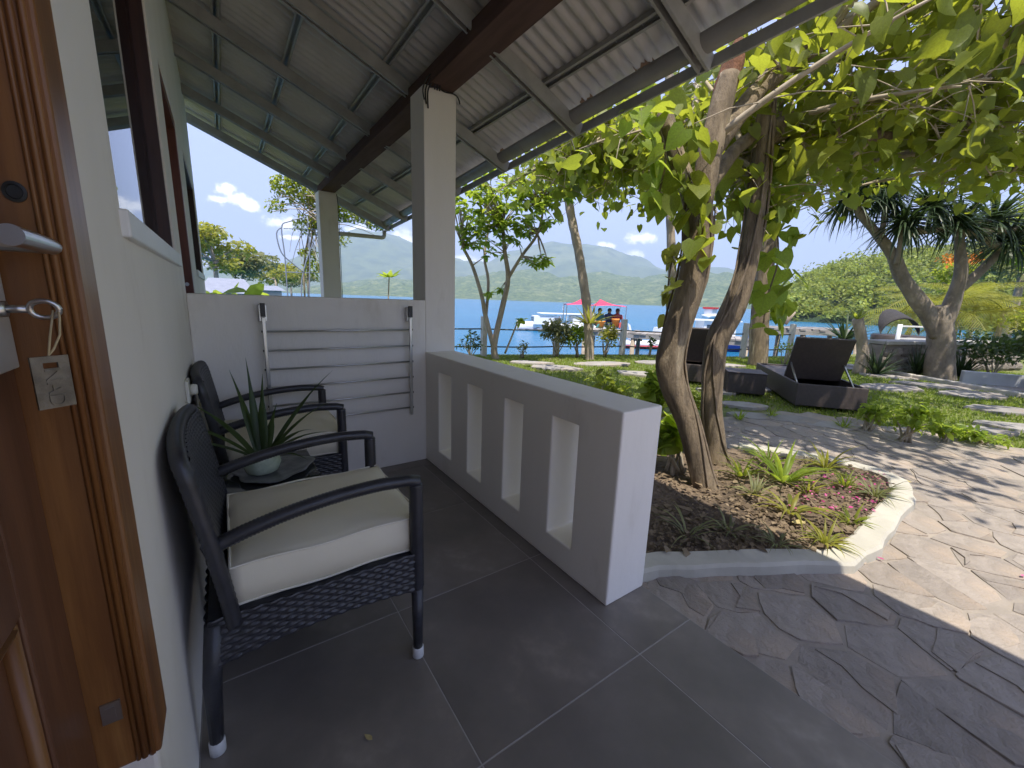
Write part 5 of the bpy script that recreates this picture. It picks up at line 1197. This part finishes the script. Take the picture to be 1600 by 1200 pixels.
for u, dist, h, r, m, lb in ((340, 46, 8.5, 3.3, 'leaf_yel', 'yellow green tree past the house corner, tallest of the three over the back wall'), (382, 58, 8.2, 3.2, 'leaf_sage', 'greyish middle tree of the three over the back wall'), (432, 70, 7.2, 3.4, 'leaf_yel', 'lowest roundest tree of the three over the back wall'), (455, 95, 7.0, 4.5, 'leaf_sage', 'faint far tree beside the garden arch')):
    d = ray(u, 455); d = d/math.hypot(d[0], d[1]); p = CAM+d*dist; big_tree('neighbour_tree', lb, (p[0], p[1], -1.2), h, r, 1800, .5, m, 'trees beyond the neighbour garden')
for u0, u1, dist, z0, z1, hp, lb in ((318, 392, 30, -1.0, .9, .9, 'low neighbour hut with blue grey roof behind the broad leaved plants'), (388, 440, 34, -1.0, 1.15, .35, 'flat beige neighbour building just above the back wall')):
    A_, B_ = (CAM+ray(u, 455)/np.hypot(*ray(u, 455)[:2])*dist for u in (u0, u1)); A_, B_ = A_*[1, 1, 0], B_*[1, 1, 0]; dx = (B_-A_); L = np.linalg.norm(dx); dx /= L; dy = np.array([-dx[1], dx[0], 0])
    hs_ = thing('neighbour_hut', lb, 'building', tuple((A_+B_)/2+[0, 0, z0])); mid = (A_+B_)/2
    MB().obox(mid+dy*2+[0, 0, (z0+z1)/2], dx*L/2, dy*2, [0, 0, (z1-z0)/2]).build('wall', 'beige', hs_)
    rr = MB(); e = .3; C4 = [mid-dx*(L/2+e)-dy*e, mid+dx*(L/2+e)-dy*e, mid+dx*(L/2+e)+dy*(4+e), mid-dx*(L/2+e)+dy*(4+e)]; rg = [mid-dx*L/2*.8+dy*2, mid+dx*L/2*.8+dy*2]
    rr.add([c+[0, 0, z1+.01] for c in C4]+[c+[0, 0, z1+hp] for c in rg], [(0, 1, 5, 4), (1, 2, 5), (2, 3, 4, 5), (3, 0, 4), (3, 2, 1, 0)]); rr.build('roof', 'roof_grey', hs_)
    MB().obox(mid-dy*.03+[0, 0, (z0+z1)/2+.1], dx*.5, dy*.02, [0, 0, .4]).build('window', 'boat_dark', hs_)

# ---- lawn: grass blades and slabs ---------------------------------------------------------
slabs = []
for u, v, w, h in ((868, 574, 1.0, .5), (940, 568, 1.2, .5), (1000, 583, .9, .5), (1025, 566, 1.0, .5), (1390, 605, 1.2, .6), (1460, 602, 1.3, .6), (1520, 616, 1.1, .55), (1570, 640, .9, .5), (1590, 666, .8, .4), (1395, 588, 1.1, .5),
                   (1570, 607, 1.1, .5), (1205, 607, .8, .5), (1340, 575, 1.2, .6), (1130, 570, .9, .5), (1240, 655, .7, .34), (1300, 664, .6, .3), (1180, 650, .6, .3), (1160, 632, .6, .34), (1470, 580, 1.2, .5), (830, 566, .9, .4), (1270, 570, 1.0, .5), (1545, 672, .6, .3), (1120, 610, .6, .4)):
    c = g(u, v); a = rng.uniform(-.25, .25)+.95; k = rng.integers(5, 8); poly = []
    for q in range(k):
        t = 2*math.pi*(q+rng.uniform(-.25, .25))/k; x, y = w/2*math.cos(t), h/2*math.sin(t); ca, sa = math.cos(-a+.3), math.sin(-a+.3); poly.append(np.array([x*ca-y*sa, x*sa+y*ca]))
    me = stone_mesh(poly, .030, .02, 'stepping_stone'); me.materials.append(M['slab']); o = link('stepping_stone', me, None, bpy.data.objects['ground']); o.location = (c[0], c[1], GZ-.024); slabs.append((c[:2], w*.42, h*.42, -a+.3))
GP = []
LAWN = [(2.2, .9), (4.3, -.45), (4.6, -1.4), (4.8, -2.2), (6.5, -4.5), (12, -5.5), (13.5, .9), (11.5, 1.7), (9, 2.6), (7.3, 3.6), (4.1, 4.8), (2.5, 5.4), (.4, 6.2), (.4, 1.6)]
while len(GP) < 72000:
    p = np.array([rng.uniform(.4, 13.5), rng.uniform(-5.5, 6.2)])
    if not inside(p, LAWN) or inside(p, PAVE): continue
    ok = True
    for c, w, h, a in slabs:
        q = p-c; x = q[0]*math.cos(a)+q[1]*math.sin(a); y = -q[0]*math.sin(a)+q[1]*math.cos(a)
        if (x/w)**2+(y/h)**2 < 1: ok = False; break
    if ok and mnoise.noise(Vector((p[0]*.9, p[1]*.9, 5))) > -.6+rng.uniform(-.2, .2): GP.append((p[0], p[1], GZ-.03))
GP = np.array(GP); n = len(GP); az = rng.uniform(0, 6.283, n); hh = rng.uniform(.02, .055, n); ww = rng.uniform(.005, .010, n); ln = rng.normal(0, .5, (n, 2))*hh[:, None]
V = np.stack([GP+np.stack([np.cos(az)*ww, np.sin(az)*ww, 0*az], 1), GP-np.stack([np.cos(az)*ww, np.sin(az)*ww, 0*az], 1), GP+np.stack([ln[:, 0], ln[:, 1], hh], 1)], 1).reshape(-1, 3)
tag(link('lawn_grass', fast_mesh('lawn_grass', V, np.arange(3*n).reshape(-1, 3)), 'grass'), 'short green lawn grass growing between the stepping stones', 'grass', kind='stuff')
kp = [np.array(q) for q in ((10.35, 1.4), (9.95, .55), (9.44, -.66), (8.73, -2.02), (7.7, -3.3), (6.6, -4.4))]
for i in range(len(kp)-1):
    a, b_ = kp[i], kp[i+1]; tag(bevel(MB().bar((*a, GZ-.01), (*(a+(b_-a)*.985), GZ-.01), .13, .13).build('lawn_kerb', 'kerb2'), .015), 'length of low grey kerb edging the lawn before the dragon tree', 'kerb', 'lengths of lawn kerb')

# ================================================================== GARDEN FURNITURE AND WATERFRONT
def lounger(label, corner, wdir, L=1.9, W=.73, Hh=.27):
    c = np.array([corner[0], corner[1], GZ]); wd = np.array([*wdir, 0.]); wd /= np.linalg.norm(wd); ld = np.array([-wd[1], wd[0], 0]); up = np.array([0, 0, 1.])
    t = thing('sun_lounger', label, 'sun lounger', tuple(c+wd*W/2+ld*L/2), 'wicker loungers on the lawn'); th = .035
    b = MB(); m = c+wd*W/2+ld*L/2+up*(.02+Hh/2)
    for s in (-1, 1):
        b.obox(m+wd*s*(W/2-th/2), wd*th/2, ld*(L/2-th), up*Hh/2); b.obox(m+ld*s*(L/2-th/2), wd*W/2, ld*th/2, up*Hh/2)
    bevel(b.build('base', 'lounger', t), .008)
    MB().obox(c+wd*W/2+ld*(L-.62)+up*(Hh-.01), wd*(W/2-th-.003), ld*(.575), up*.012).build('deck', 'lounger', t)
    MB().obox(m-up*(Hh/2-.02), wd*(W/2-th-.002), ld*(L/2-th-.002), up*.008).build('floor', 'lounger', t)
    hinge = c+wd*W/2+ld*.66+up*(Hh+.0); ang = R_(112); d = ld*math.cos(ang)+up*math.sin(ang); nn = np.cross(wd, d)
    o = MB().obox(hinge+d*.30, wd*(W/2-th-.006), d*.30, nn*.02).build('backrest', 'lounger', t); bevel(o, .006)
    for s in (-1, 1): MB().bar(hinge+d*.24+wd*s*(W/2-.065)+nn*-.025-ld*.0, c+wd*W/2+ld*.20+wd*s*(W/2-.065)+up*(Hh-.03), .022, .014, tuple(wd)).build('strut', 'steel', t)
    for s in (-1, 1):
        for q in (-1, 1): MB().obox(m+wd*s*(W/2-.05)+ld*q*(L/2-.05)-up*(Hh/2+.009), wd*.02, ld*.02, up*.0095).build('foot', 'black_metal', t)
    return t
lounger('dark brown wicker lounger with raised back standing right of the box table', (4.60, -.53), (.62, -.785))
lounger('dark brown wicker lounger with raised back half hidden behind the twin tree trunks', (4.62, 1.22), (.57, -.82))
q = np.array([4.62, .34, GZ]); wd = np.array([.60, -.80, 0]); ld = np.array([.80, .60, 0])
bt = thing('box_table', 'dark wicker box table between the two loungers', 'table', tuple(q+wd*.24+ld*.2))
bevel(MB().obox(q+wd*.24+ld*.2+[0, 0, .145], wd*.24, ld*.22, (0, 0, .135)).build('box', 'lounger', bt), .008)
bevel(MB().obox(q+wd*.24+ld*.2+[0, 0, .290], wd*.248, ld*.228, (0, 0, .0085)).build('lid', 'lounger', bt), .004)
bevel(MB().obox(q+wd*.24+ld*.2+[0, 0, .0045], wd*.20, ld*.18, (0, 0, .0045)).build('foot', 'black_metal', bt), .002)

# sea fence
fe = thing('sea_fence', 'white concrete post fence with two dark ropes along the sea wall', 'fence', (6.6, 3.99, GZ)); FP = [(-6.4, 10.4), (-3.6, 8.5), (-1.2, 7.0), (.4, 6.2), (1.9, 5.55), (3.38, 4.90), (4.95, 4.38), (6.62, 3.93), (7.9, 3.1), (9.2, 2.4), (10.6, 1.95)]
for x, y in FP:
    bevel(MB().box(x-.055, x+.055, y-.055, y+.055, GZ-.04, .76).build('post', 'post', fe), .01)
for z in (.13, .50):
    for i in range(len(FP)-1):
        a, b_ = np.array([*FP[i], z]), np.array([*FP[i+1], z]); MB().tube(bez(a, (a+b_)/2-(0, 0, .03), b_, 6), .016, 6).build('rope', 'rope', fe, True)

# jetty with piles
jt = thing('jetty', 'grey wooden jetty on piles reaching out from the shore', 'jetty', (14, 6, -2))
J0, J1, J2 = onh(1300, 512, 15.5), onh(1170, 509, 15.5), onh(925, 513, 18.0)
def jdeck(a, b_, z, w):
    a, b_ = np.array([a[0], a[1], z]), np.array([b_[0], b_[1], z]); d = (b_-a); L = np.linalg.norm(d); d /= L; s = np.array([-d[1], d[0], 0]); n = int(L/.22)
    for k in range(n):
        c = a+d*(k+.5)*L/n+s*w/2; MB().obox(c+(0, 0, rng.normal(0, .006)), d*(L/n*.46), s*(w/2+rng.normal(0, .03)), (0, 0, .03)).build('plank', 'jetty', jt)
    for q in (.06, w-.06): MB().bar(a+s*q-(0, 0, .11), b_+s*q-(0, 0, .11), .12, .14).build('bearer', 'jetty', jt)
    for k in range(int(L/1.9)+1):
        for q in (.1, w-.1):
            p = a+d*min(L-.1, k*1.9+.1)+s*q; MB().tube([p-(0, 0, 4), p-(0, 0, .182)], .085, 8).build('pile', 'bark_pale', jt, True)
ZJ1, ZJ2 = float(J1[2]), float(J2[2])
print('jetty z', ZJ1, ZJ2)
jdeck(J0, J1, ZJ1, 1.5); jdeck(np.array(J1)+(0, 0, 0), J2, ZJ2, 1.6)
p = onh(1225, 505, 15.6); lo_ = MB().tube([p, p+np.array([.2, -.15, .45])], .12, 10); tag(lo_.build('mooring_log', 'bark_pale', None, True), 'short slanting mooring log standing on the jetty by the shore', 'log')

# canopy and people on the jetty end
cc = onh(928, 478, 18.4); cz = float(J2[2])+.03
cp = thing('sun_canopy', 'pink red fabric sun canopy on thin poles at the jetty end', 'canopy', (cc[0], cc[1], cz))
rt = np.array([RV[0], RV[1], 0]); rt /= np.linalg.norm(rt); fw = FH
for sgn, w0, w1, pk in ((-1, -1.25, -.12, -.55), (1, -.05, 1.3, .25)):
    b = MB(); A = cc+rt*w0-fw*.5; B = cc+rt*w1-fw*.5; D = cc+rt*w1+fw*.6; Cc = cc+rt*w0+fw*.6; pk_ = cc+rt*pk+np.array([0, 0, .30]); 
    for P in (A, B, Cc, D): P[2] = cc[2]
    for e0, e1 in ((A, B), (B, D), (D, Cc), (Cc, A)):
        k = 6
        for i in range(k):
            for j in range(4):
                def pt(i, j): e = e0+(e1-e0)*i/k; f = j/4; return e*(1-f)+pk_*f-np.array([0, 0, .07])*math.sin(math.pi*f)-np.array([0, 0, .05])*math.sin(math.pi*i/k)*(1-f)*-1
                b.add([pt(i, j), pt(i+1, j), pt(i+1, j+1), pt(i, j+1)], [(0, 1, 2, 3)])
    b.build('fabric', 'tarp', cp, True)
    for P in (A, B, Cc, D): MB().tube([np.array([P[0], P[1], cz]), P+(0, 0, .05)], .018, 6).build('pole', 'steel', cp)
def person(label, base, face, shirt, seated=True):
    t = thing('person', label, 'person', tuple(base), 'people sitting on the jetty end'); f = np.array([math.cos(face), math.sin(face), 0]); s = np.array([-f[1], f[0], 0]); u = np.array([0, 0, 1.])
    P = {'pel': (u*.10, .13), 'ch': (u*.42+f*.03, .145), 'nk': (u*.60+f*.04, .055), 'hd': (u*.70+f*.05, .085), 'tp': (u*.80+f*.05, .07)}
    for q, n_ in ((1, 'l'), (-1, 'r')):
        P['hp'+n_] = (u*.09+s*q*.09, .09); P['kn'+n_] = (u*.20+s*q*.14+f*.42, .065); P['an'+n_] = (u*.05+s*q*.11+f*.62, .045); P['ft'+n_] = (u*.03+s*q*.11+f*.76, .035)
        P['sh'+n_] = (u*.53+s*q*.17+f*.02, .062); P['el'+n_] = (u*.30+s*q*.23+f*.10, .045); P['wr'+n_] = (u*.22+s*q*.16+f*.32, .035); P['ha'+n_] = (u*.22+s*q*.14+f*.41, .03)
    E = [('pel', 'ch'), ('ch', 'nk'), ('nk', 'hd'), ('hd', 'tp')]+[e for n_ in 'lr' for e in (('pel', 'hp'+n_), ('hp'+n_, 'kn'+n_), ('kn'+n_, 'an'+n_), ('an'+n_, 'ft'+n_), ('ch', 'sh'+n_), ('sh'+n_, 'el'+n_), ('el'+n_, 'wr'+n_), ('wr'+n_, 'ha'+n_))]
    K = list(P); me = bpy.data.meshes.new('body'); me.from_pydata([tuple(P[k][0]) for k in K], [(K.index(a), K.index(b)) for a, b in E], []); o = link('body', me, shirt, t)
    o.modifiers.new('skin', 'SKIN'); lay = me.skin_vertices[0].data if me.skin_vertices else None
    for k, vtx in enumerate(lay): vtx.radius = (P[K[k]][1],)*2; vtx.use_root = (k == 0)
    o.modifiers.new('sub', 'SUBSURF').levels = 2; o.modifiers['sub'].render_levels = 2
    fc = MB().ball(tuple(u*.715+f*.065), .092, 12, 8, (.95, .85, 1.15)); fc.build('face', 'skin', t, True, False)
    for q in (1, -1): MB().ball(tuple(u*.735+f*.148+s*q*.032), .010, 6, 4).build('eye', 'hair', t, True, False)
    MB().ball(tuple(u*.71+f*.158), .016, 6, 4, (1, .8, 1.5)).build('nose', 'skin', t, True, False)
    MB().ball(tuple(u*.755+f*.045), .101, 12, 8, (1, .9, 1.0)).build('hair', 'hair', t, True, False)
for u, hd, fc_, sh, lb in ((936, 18.4, 3.6, 'shirt_teal', 'dark haired person in teal sitting under the pink canopy'), (950, 18.6, 4.2, 'shirt_blue', 'dark haired person in navy sitting under the pink canopy'), (963, 18.5, 3.9, 'shirt_red', 'person in dark red sitting under the canopy edge beside the orange bin')):
    p = onh(u, 510, hd); person(lb, (p[0], p[1], cz), fc_, sh)
for u, hd, r, h, lb in ((961, 18.05, .16, .42, 'tall orange bin on the jetty end'), (937, 18.05, .22, .30, 'wide low orange tub on the jetty end')):
    p = onh(u, 512, hd); tag(MB().lathe([(r*.75, 0), (r*.95, h*.8), (r*1.05, h*.86), (r*1.05, h), (r*.9, h), (r*.8, h*.3)], (p[0], p[1], cz), 16).build('orange_bin', 'orange', None, True), lb, 'bin')

# boats
def hull(b, L, W, Hh, sheer=.35):
    st = 14; rows = []
    for i in range(st+1):
        f = i/st; w = W/2*(1-max(0, (f-.45)/.55)**2.2)*(.86+.14*min(1, f*4)); z1 = Hh*(1+sheer*max(0, f-.4)**1.5*2); x = L*(f-.5)
        rows.append([(x-.25*L*.0, -w, z1), (x, -w*.86, Hh*.35), (x-.0, -w*.35, -.25), (x, w*.35, -.25), (x, w*.86, Hh*.35), (x, w, z1)])
    vs = [p for r in rows for p in r]; b.add(vs, [(i*6+j, i*6+j+1, (i+1)*6+j+1, (i+1)*6+j) for i in range(st) for j in range(5)]+[(5, 4, 3, 2, 1, 0)]+[(i*6, (i+1)*6, (i+1)*6+5, i*6+5) for i in range(st)])
def place(t, p, az): t.location = (p[0], p[1], -2.0); t.rotation_euler = (0, 0, az)
bt1 = thing('dive_boat', 'white cabin boat with long flat roof moored past the jetty end', 'boat', (0, 0, -2))
b = MB(); hull(b, 10.5, 2.4, .75); b.build('hull', 'boat_white', bt1, True, False)
b = MB(); hull(b, 10.45, 2.46, .25, .1); b.build('hull_band', 'boat_grey', bt1, True, False)
MB().box(1.0, 3.6, -.95, .95, .7, 1.55).build('cabin', 'boat_white', bt1, False, False)
for k in range(4): MB().box(1.25+k*.56, 1.68+k*.56, -.965, -.952, 1.0, 1.4).build('cabin_window', 'boat_dark', bt1, False, False)
for k in range(3): MB().box(3.602, 3.612, -.8+k*.56, -.35+k*.56, 1.0, 1.4).build('cabin_window', 'boat_dark', bt1, False, False)
MB().box(-1.6, -.5, -.95, .95, .7, 1.72).build('wheelhouse', 'boat_white', bt1, False, False)
MB().box(-1.2, -.95, -.965, -.952, .9, 1.5).build('door_slot', 'boat_dark', bt1, False, False)
MB().box(-4.9, 3.0, -1.1, 1.1, 1.78, 1.86).build('roof', 'boat_white', bt1, False, False)
for x in (-4.7, -3.2, .2, .9):
    for y in (-1.0, 1.0): MB().box(x-.03, x+.03, y-.03, y+.03, .7, 1.78).build('roof_post', 'boat_white', bt1, False, False)
MB().tube([(.3, 0, 1.86), (.3, 0, 2.9)], .025, 6).build('mast', 'steel', bt1, False, False)
fl = MB().add([(.3, 0, 2.9), (.3, -.5, 2.6), (.3, -.62, 2.2), (.3, 0, 2.15)], [(0, 1, 2, 3)]).build('flag', 'cloth_white', bt1, False, False); fl.modifiers.new('t', 'SOLIDIFY').thickness = .01
MB().box(.35, .75, -1.0, -.96, .8, 1.5).build('red_panel', 'red', bt1, False, False)
dirb = onz(828, 505, -2)-onz(950, 508, -2)
c1_ = onh(884, 508, 44.0); place(bt1, c1_, math.atan2(-RV[1], -RV[0])+.12)
bt2 = thing('speed_boat', 'small white speedboat with red stripe seen left of the twisted trunk', 'boat', (0, 0, -2))
b = MB(); hull(b, 5.6, 1.9, .5); b.build('hull', 'boat_white', bt2, True, False); b = MB(); hull(b, 5.55, 1.95, .2, .1); b.build('hull_band', 'red', bt2, True, False)
b = MB(); b.add([(-.4, -.7, .5), (1.5, -.7, .5), (1.5, .7, .5), (-.4, .7, .5), (-.2, -.62, 1.5), (.95, -.62, 1.5), (.95, .62, 1.5), (-.2, .62, 1.5)], [(4, 5, 6, 7), (0, 1, 5, 4), (1, 2, 6, 5), (2, 3, 7, 6), (3, 0, 4, 7)]); b.build('cabin', 'boat_white', bt2, False, False)
for x in (.0, .55): MB().box(x, x+.32, -.70, -.655, .85, 1.25).build('cabin_window', 'boat_dark', bt2, False, False)
MB().obox((-2.3, 0, 1.1), (.10, 0, -.06), (0, .35, 0), (-.2, 0, .6)).build('stern_board', 'boat_white', bt2, False, False)
MB().box(-1.9, -1.4, -.3, .3, .5, .95).build('engine', 'hair', bt2, False, False)
place(bt2, onh(1032, 510, 30), math.atan2(RV[1], RV[0])+.1)
bt3 = thing('work_boat', 'white and blue cabin boat moored at the jetty between the two trunks', 'boat', (0, 0, -2))
b = MB(); hull(b, 7.5, 2.2, .85); b.build('hull', 'boat_blue', bt3, True, False); b = MB(); b.box(-3.4, 2.2, -1.1, 1.1, .86, .95); b.build('gunwale', 'boat_white', bt3, False, False)
MB().box(-1.2, 1.0, -.85, .85, .952, 2.1).build('cabin', 'boat_white', bt3, False, False)
for x in (-1.0, -.25, .45): MB().box(x, x+.45, -.866, -.852, 1.35, 1.85).build('cabin_window', 'boat_dark', bt3, False, False)
MB().box(-2.6, 1.3, -1.0, 1.0, 2.11, 2.18).build('roof', 'boat_white', bt3, False, False)
for x in (-2.5, -2.4): MB().box(x-.03, x+.03, -.9, -.84, .952, 2.11).build('roof_post', 'boat_white', bt3, False, False)
place(bt3, onh(1120, 508, 30), math.atan2(RV[1], RV[0])-.08)
bt4 = thing('work_boat', 'distant boat with red top far out beyond the twin trunks', 'boat', (0, 0, -2))
b = MB(); hull(b, 9, 2.6, 1.0); b.build('hull', 'boat_white', bt4, True, False); MB().box(-3, 2, -1, 1, 1.0, 2.4).build('cabin', 'boat_white', bt4, False, False); MB().box(-3.4, 2.4, -1.3, 1.3, 2.41, 2.9).build('roof', 'red', bt4, False, False)
place(bt4, onh(1112, 478, 110), .3)

# rubble wall, terrace furniture and the low white wall on the right
W0, W1 = g(1372, 583), g(1478, 580); W1 = W0+(W1-W0)
rw = thing('rubble_wall', 'rubble stone wall with pale coping behind the sword leaved plants', 'wall', tuple((W0+W1)/2)); d = (W1-W0); d[2] = 0; L = np.linalg.norm(d); d /= L; s = np.array([-d[1], d[0], 0]); W2 = W0+d*(L+2.6); L += 2.6
MB().obox((W0+W2)/2*[1, 1, 0]+s*.16+[0, 0, .22], d*L/2, s*.13, (0, 0, .28)).build('core', 'mortar', rw)
sm = []
for k in range(4):
    b = MB().ball((0, 0, 0), 1, 7, 5); b.v = [tuple(np.array(v)*(1+.28*mnoise.noise(Vector(v)*1.3+Vector((k*5, 0, 0))))) for v in b.v]; me = b.mesh('stone'); me.materials.append(M['rubble']); sm.append(me)
for r in range(3):
    x = rng.uniform(0, .1)
    while x < L-.1:
        w = rng.uniform(.16, .34); o = link('stone', sm[rng.integers(4)], None, rw); p = W0+d*(x+w/2)+s*.04-np.array(WLOC[rw.name]); o.location = (p[0], p[1], .06+r*.175); o.scale = (w*.52, .09, .098); o.rotation_euler = (rng.normal(0, .1), rng.normal(0, .2), math.atan2(d[1], d[0])); x += w*.97
bevel(MB().obox((W0+W2)/2*[1, 1, 0]+s*.15+[0, 0, .545], d*L/2, s*.20, (0, 0, .035)).build('coping', 'kerb2', rw), .01)
hd_ = float((g(1410, 575)-CAM)@FH)+1.0; hc = onh(1404, 530, hd_+.5); hz_ = .58
hood = thing('daybed', 'round daybed with dark arched hood and white frame on the terrace behind the rubble wall', 'daybed', (hc[0], hc[1], GZ)); b = MB(); vs = []
for i in range(9):
    ph = math.pi*i/8*.55
    for j in range(13):
        a = math.pi*j/12; vs.append(hc*[1, 1, 0]+rt*math.cos(a)*.50+fw*(.45*math.cos(ph)*math.sin(a)*.9)+np.array([0, 0, hz_+.02+.62*math.sin(a)*math.cos(ph*.5)-.0]))
b.add(vs, [(i*13+j, i*13+j+1, (i+1)*13+j+1, (i+1)*13+j) for i in range(8) for j in range(12)]); ho_ = b.build('hood', 'thatch', hood, True); ho_.modifiers.new('t', 'SOLIDIFY').thickness = .03
MB().lathe([(.52, GZ), (.55, hz_-.02), (.5, hz_+.0), (.01, hz_+.01)], (hc[0], hc[1], 0), 20).build('base', 'lounger', hood, True)
for q in (-.42, .42): MB().tube([hc*[1, 1, 0]+rt*q*1.3-fw*.55+[0, 0, GZ], hc*[1, 1, 0]+rt*q*1.3-fw*.55+[0, 0, hz_+.28]], .045, 8).build('frame_post', 'white_paint', hood, True)
for z in (hz_+.24, hz_-.05): MB().bar(hc*[1, 1, 0]-rt*.55-fw*.55+[0, 0, z], hc*[1, 1, 0]+rt*.55-fw*.55+[0, 0, z], .05, .035).build('frame_bar', 'white_paint', hood)
w0, w1 = g(1500, 597), g(1660, 612); bevel(MB().bar(w0+(0, 0, .08), w1+(0, 0, .08), .14, .26).build('low_wall', 'low_wall'), .01)
tag(bpy.data.objects['low_wall'], 'low white garden wall in shade behind the dark shrubs', 'wall')

# wooded headland across the inlet
def headland():
    ctrl = [(1215, 484), (1240, 462), (1270, 436), (1300, 424), (1345, 410), (1420, 396), (1520, 384), (1700, 360), (2100, 350), (2700, 380)]; az, el = [], []
    for u, v in ctrl: d = ray(u, v); az.append(math.atan2(d[0], d[1])); el.append(d[2]/math.hypot(d[0], d[1]))
    D0, D1 = 128, 225; b = MB(); seg, rad = 90, 16; P, S = [], []
    def pt(a, f):
        r = D0+(D1-D0)*f; e = np.interp(a, az, el); hgt = (e*D1+CAM[2]+2)*.86; return np.array([math.sin(a)*r, math.cos(a)*r, -2.2+hgt*math.sin(f*math.pi/2)**.9])
    for i in range(seg+1):
        for j in range(rad+1): b.v.append(tuple(pt(az[0]+(az[-1]-az[0])*i/seg, j/rad)))
    b.f = [(i*(rad+1)+j, (i+1)*(rad+1)+j, (i+1)*(rad+1)+j+1, i*(rad+1)+j+1) for i in range(seg) for j in range(rad)]; struct('headland', b.mesh('headland', True), 'hill')
    for k in range(900):
        a = az[0]+(az[-1]-az[0])*rng.uniform(0, .75)**1.3; f = rng.uniform(.0, 1); c = pt(a, f); r = rng.uniform(1.2, 3.2)*rng.choice([.7, 1, 1, 1.9]); n = 64; c = c+[0, 0, rng.choice([0, 0, .8, 2.2])]
        q = rng.normal(size=(n, 3)); q /= np.linalg.norm(q, axis=1)[:, None]; q[:, 2] = np.abs(q[:, 2]); P.append(c+q*np.array([r, r, r*.85])*rng.uniform(.82, 1.05, n)[:, None]+[0, 0, .4]); S.append(rng.uniform(.5, 1.2, n)*1.15)
    P, S = np.concatenate(P), np.concatenate(S); tag(leaf_cloud('headland_trees', P, S, DIAM, 'jungle', None, .2, .6, .7), 'dense sunlit forest covering the headland across the inlet', 'forest')
headland()
# the air over the bay
hz = MB().box(-5600, 5600, -5600, 5600, -3.4, 760); ho = hz.build('haze', None); tag(ho, 'thin blue haze over the bay', 'haze', kind='stuff')
hm = bpy.data.materials.new('haze'); hm.use_nodes = True; t = hm.node_tree; t.nodes.clear()
o = N(t, 'ShaderNodeOutputMaterial'); v = N(t, 'ShaderNodeVolumePrincipled'); v.inputs['Color'].default_value = (.60, .78, 1, 1); v.inputs['Density'].default_value = .00027; v.inputs['Anisotropy'].default_value = .0
t.links.new(v.outputs[0], o.inputs['Volume']); ho.data.materials.append(hm)
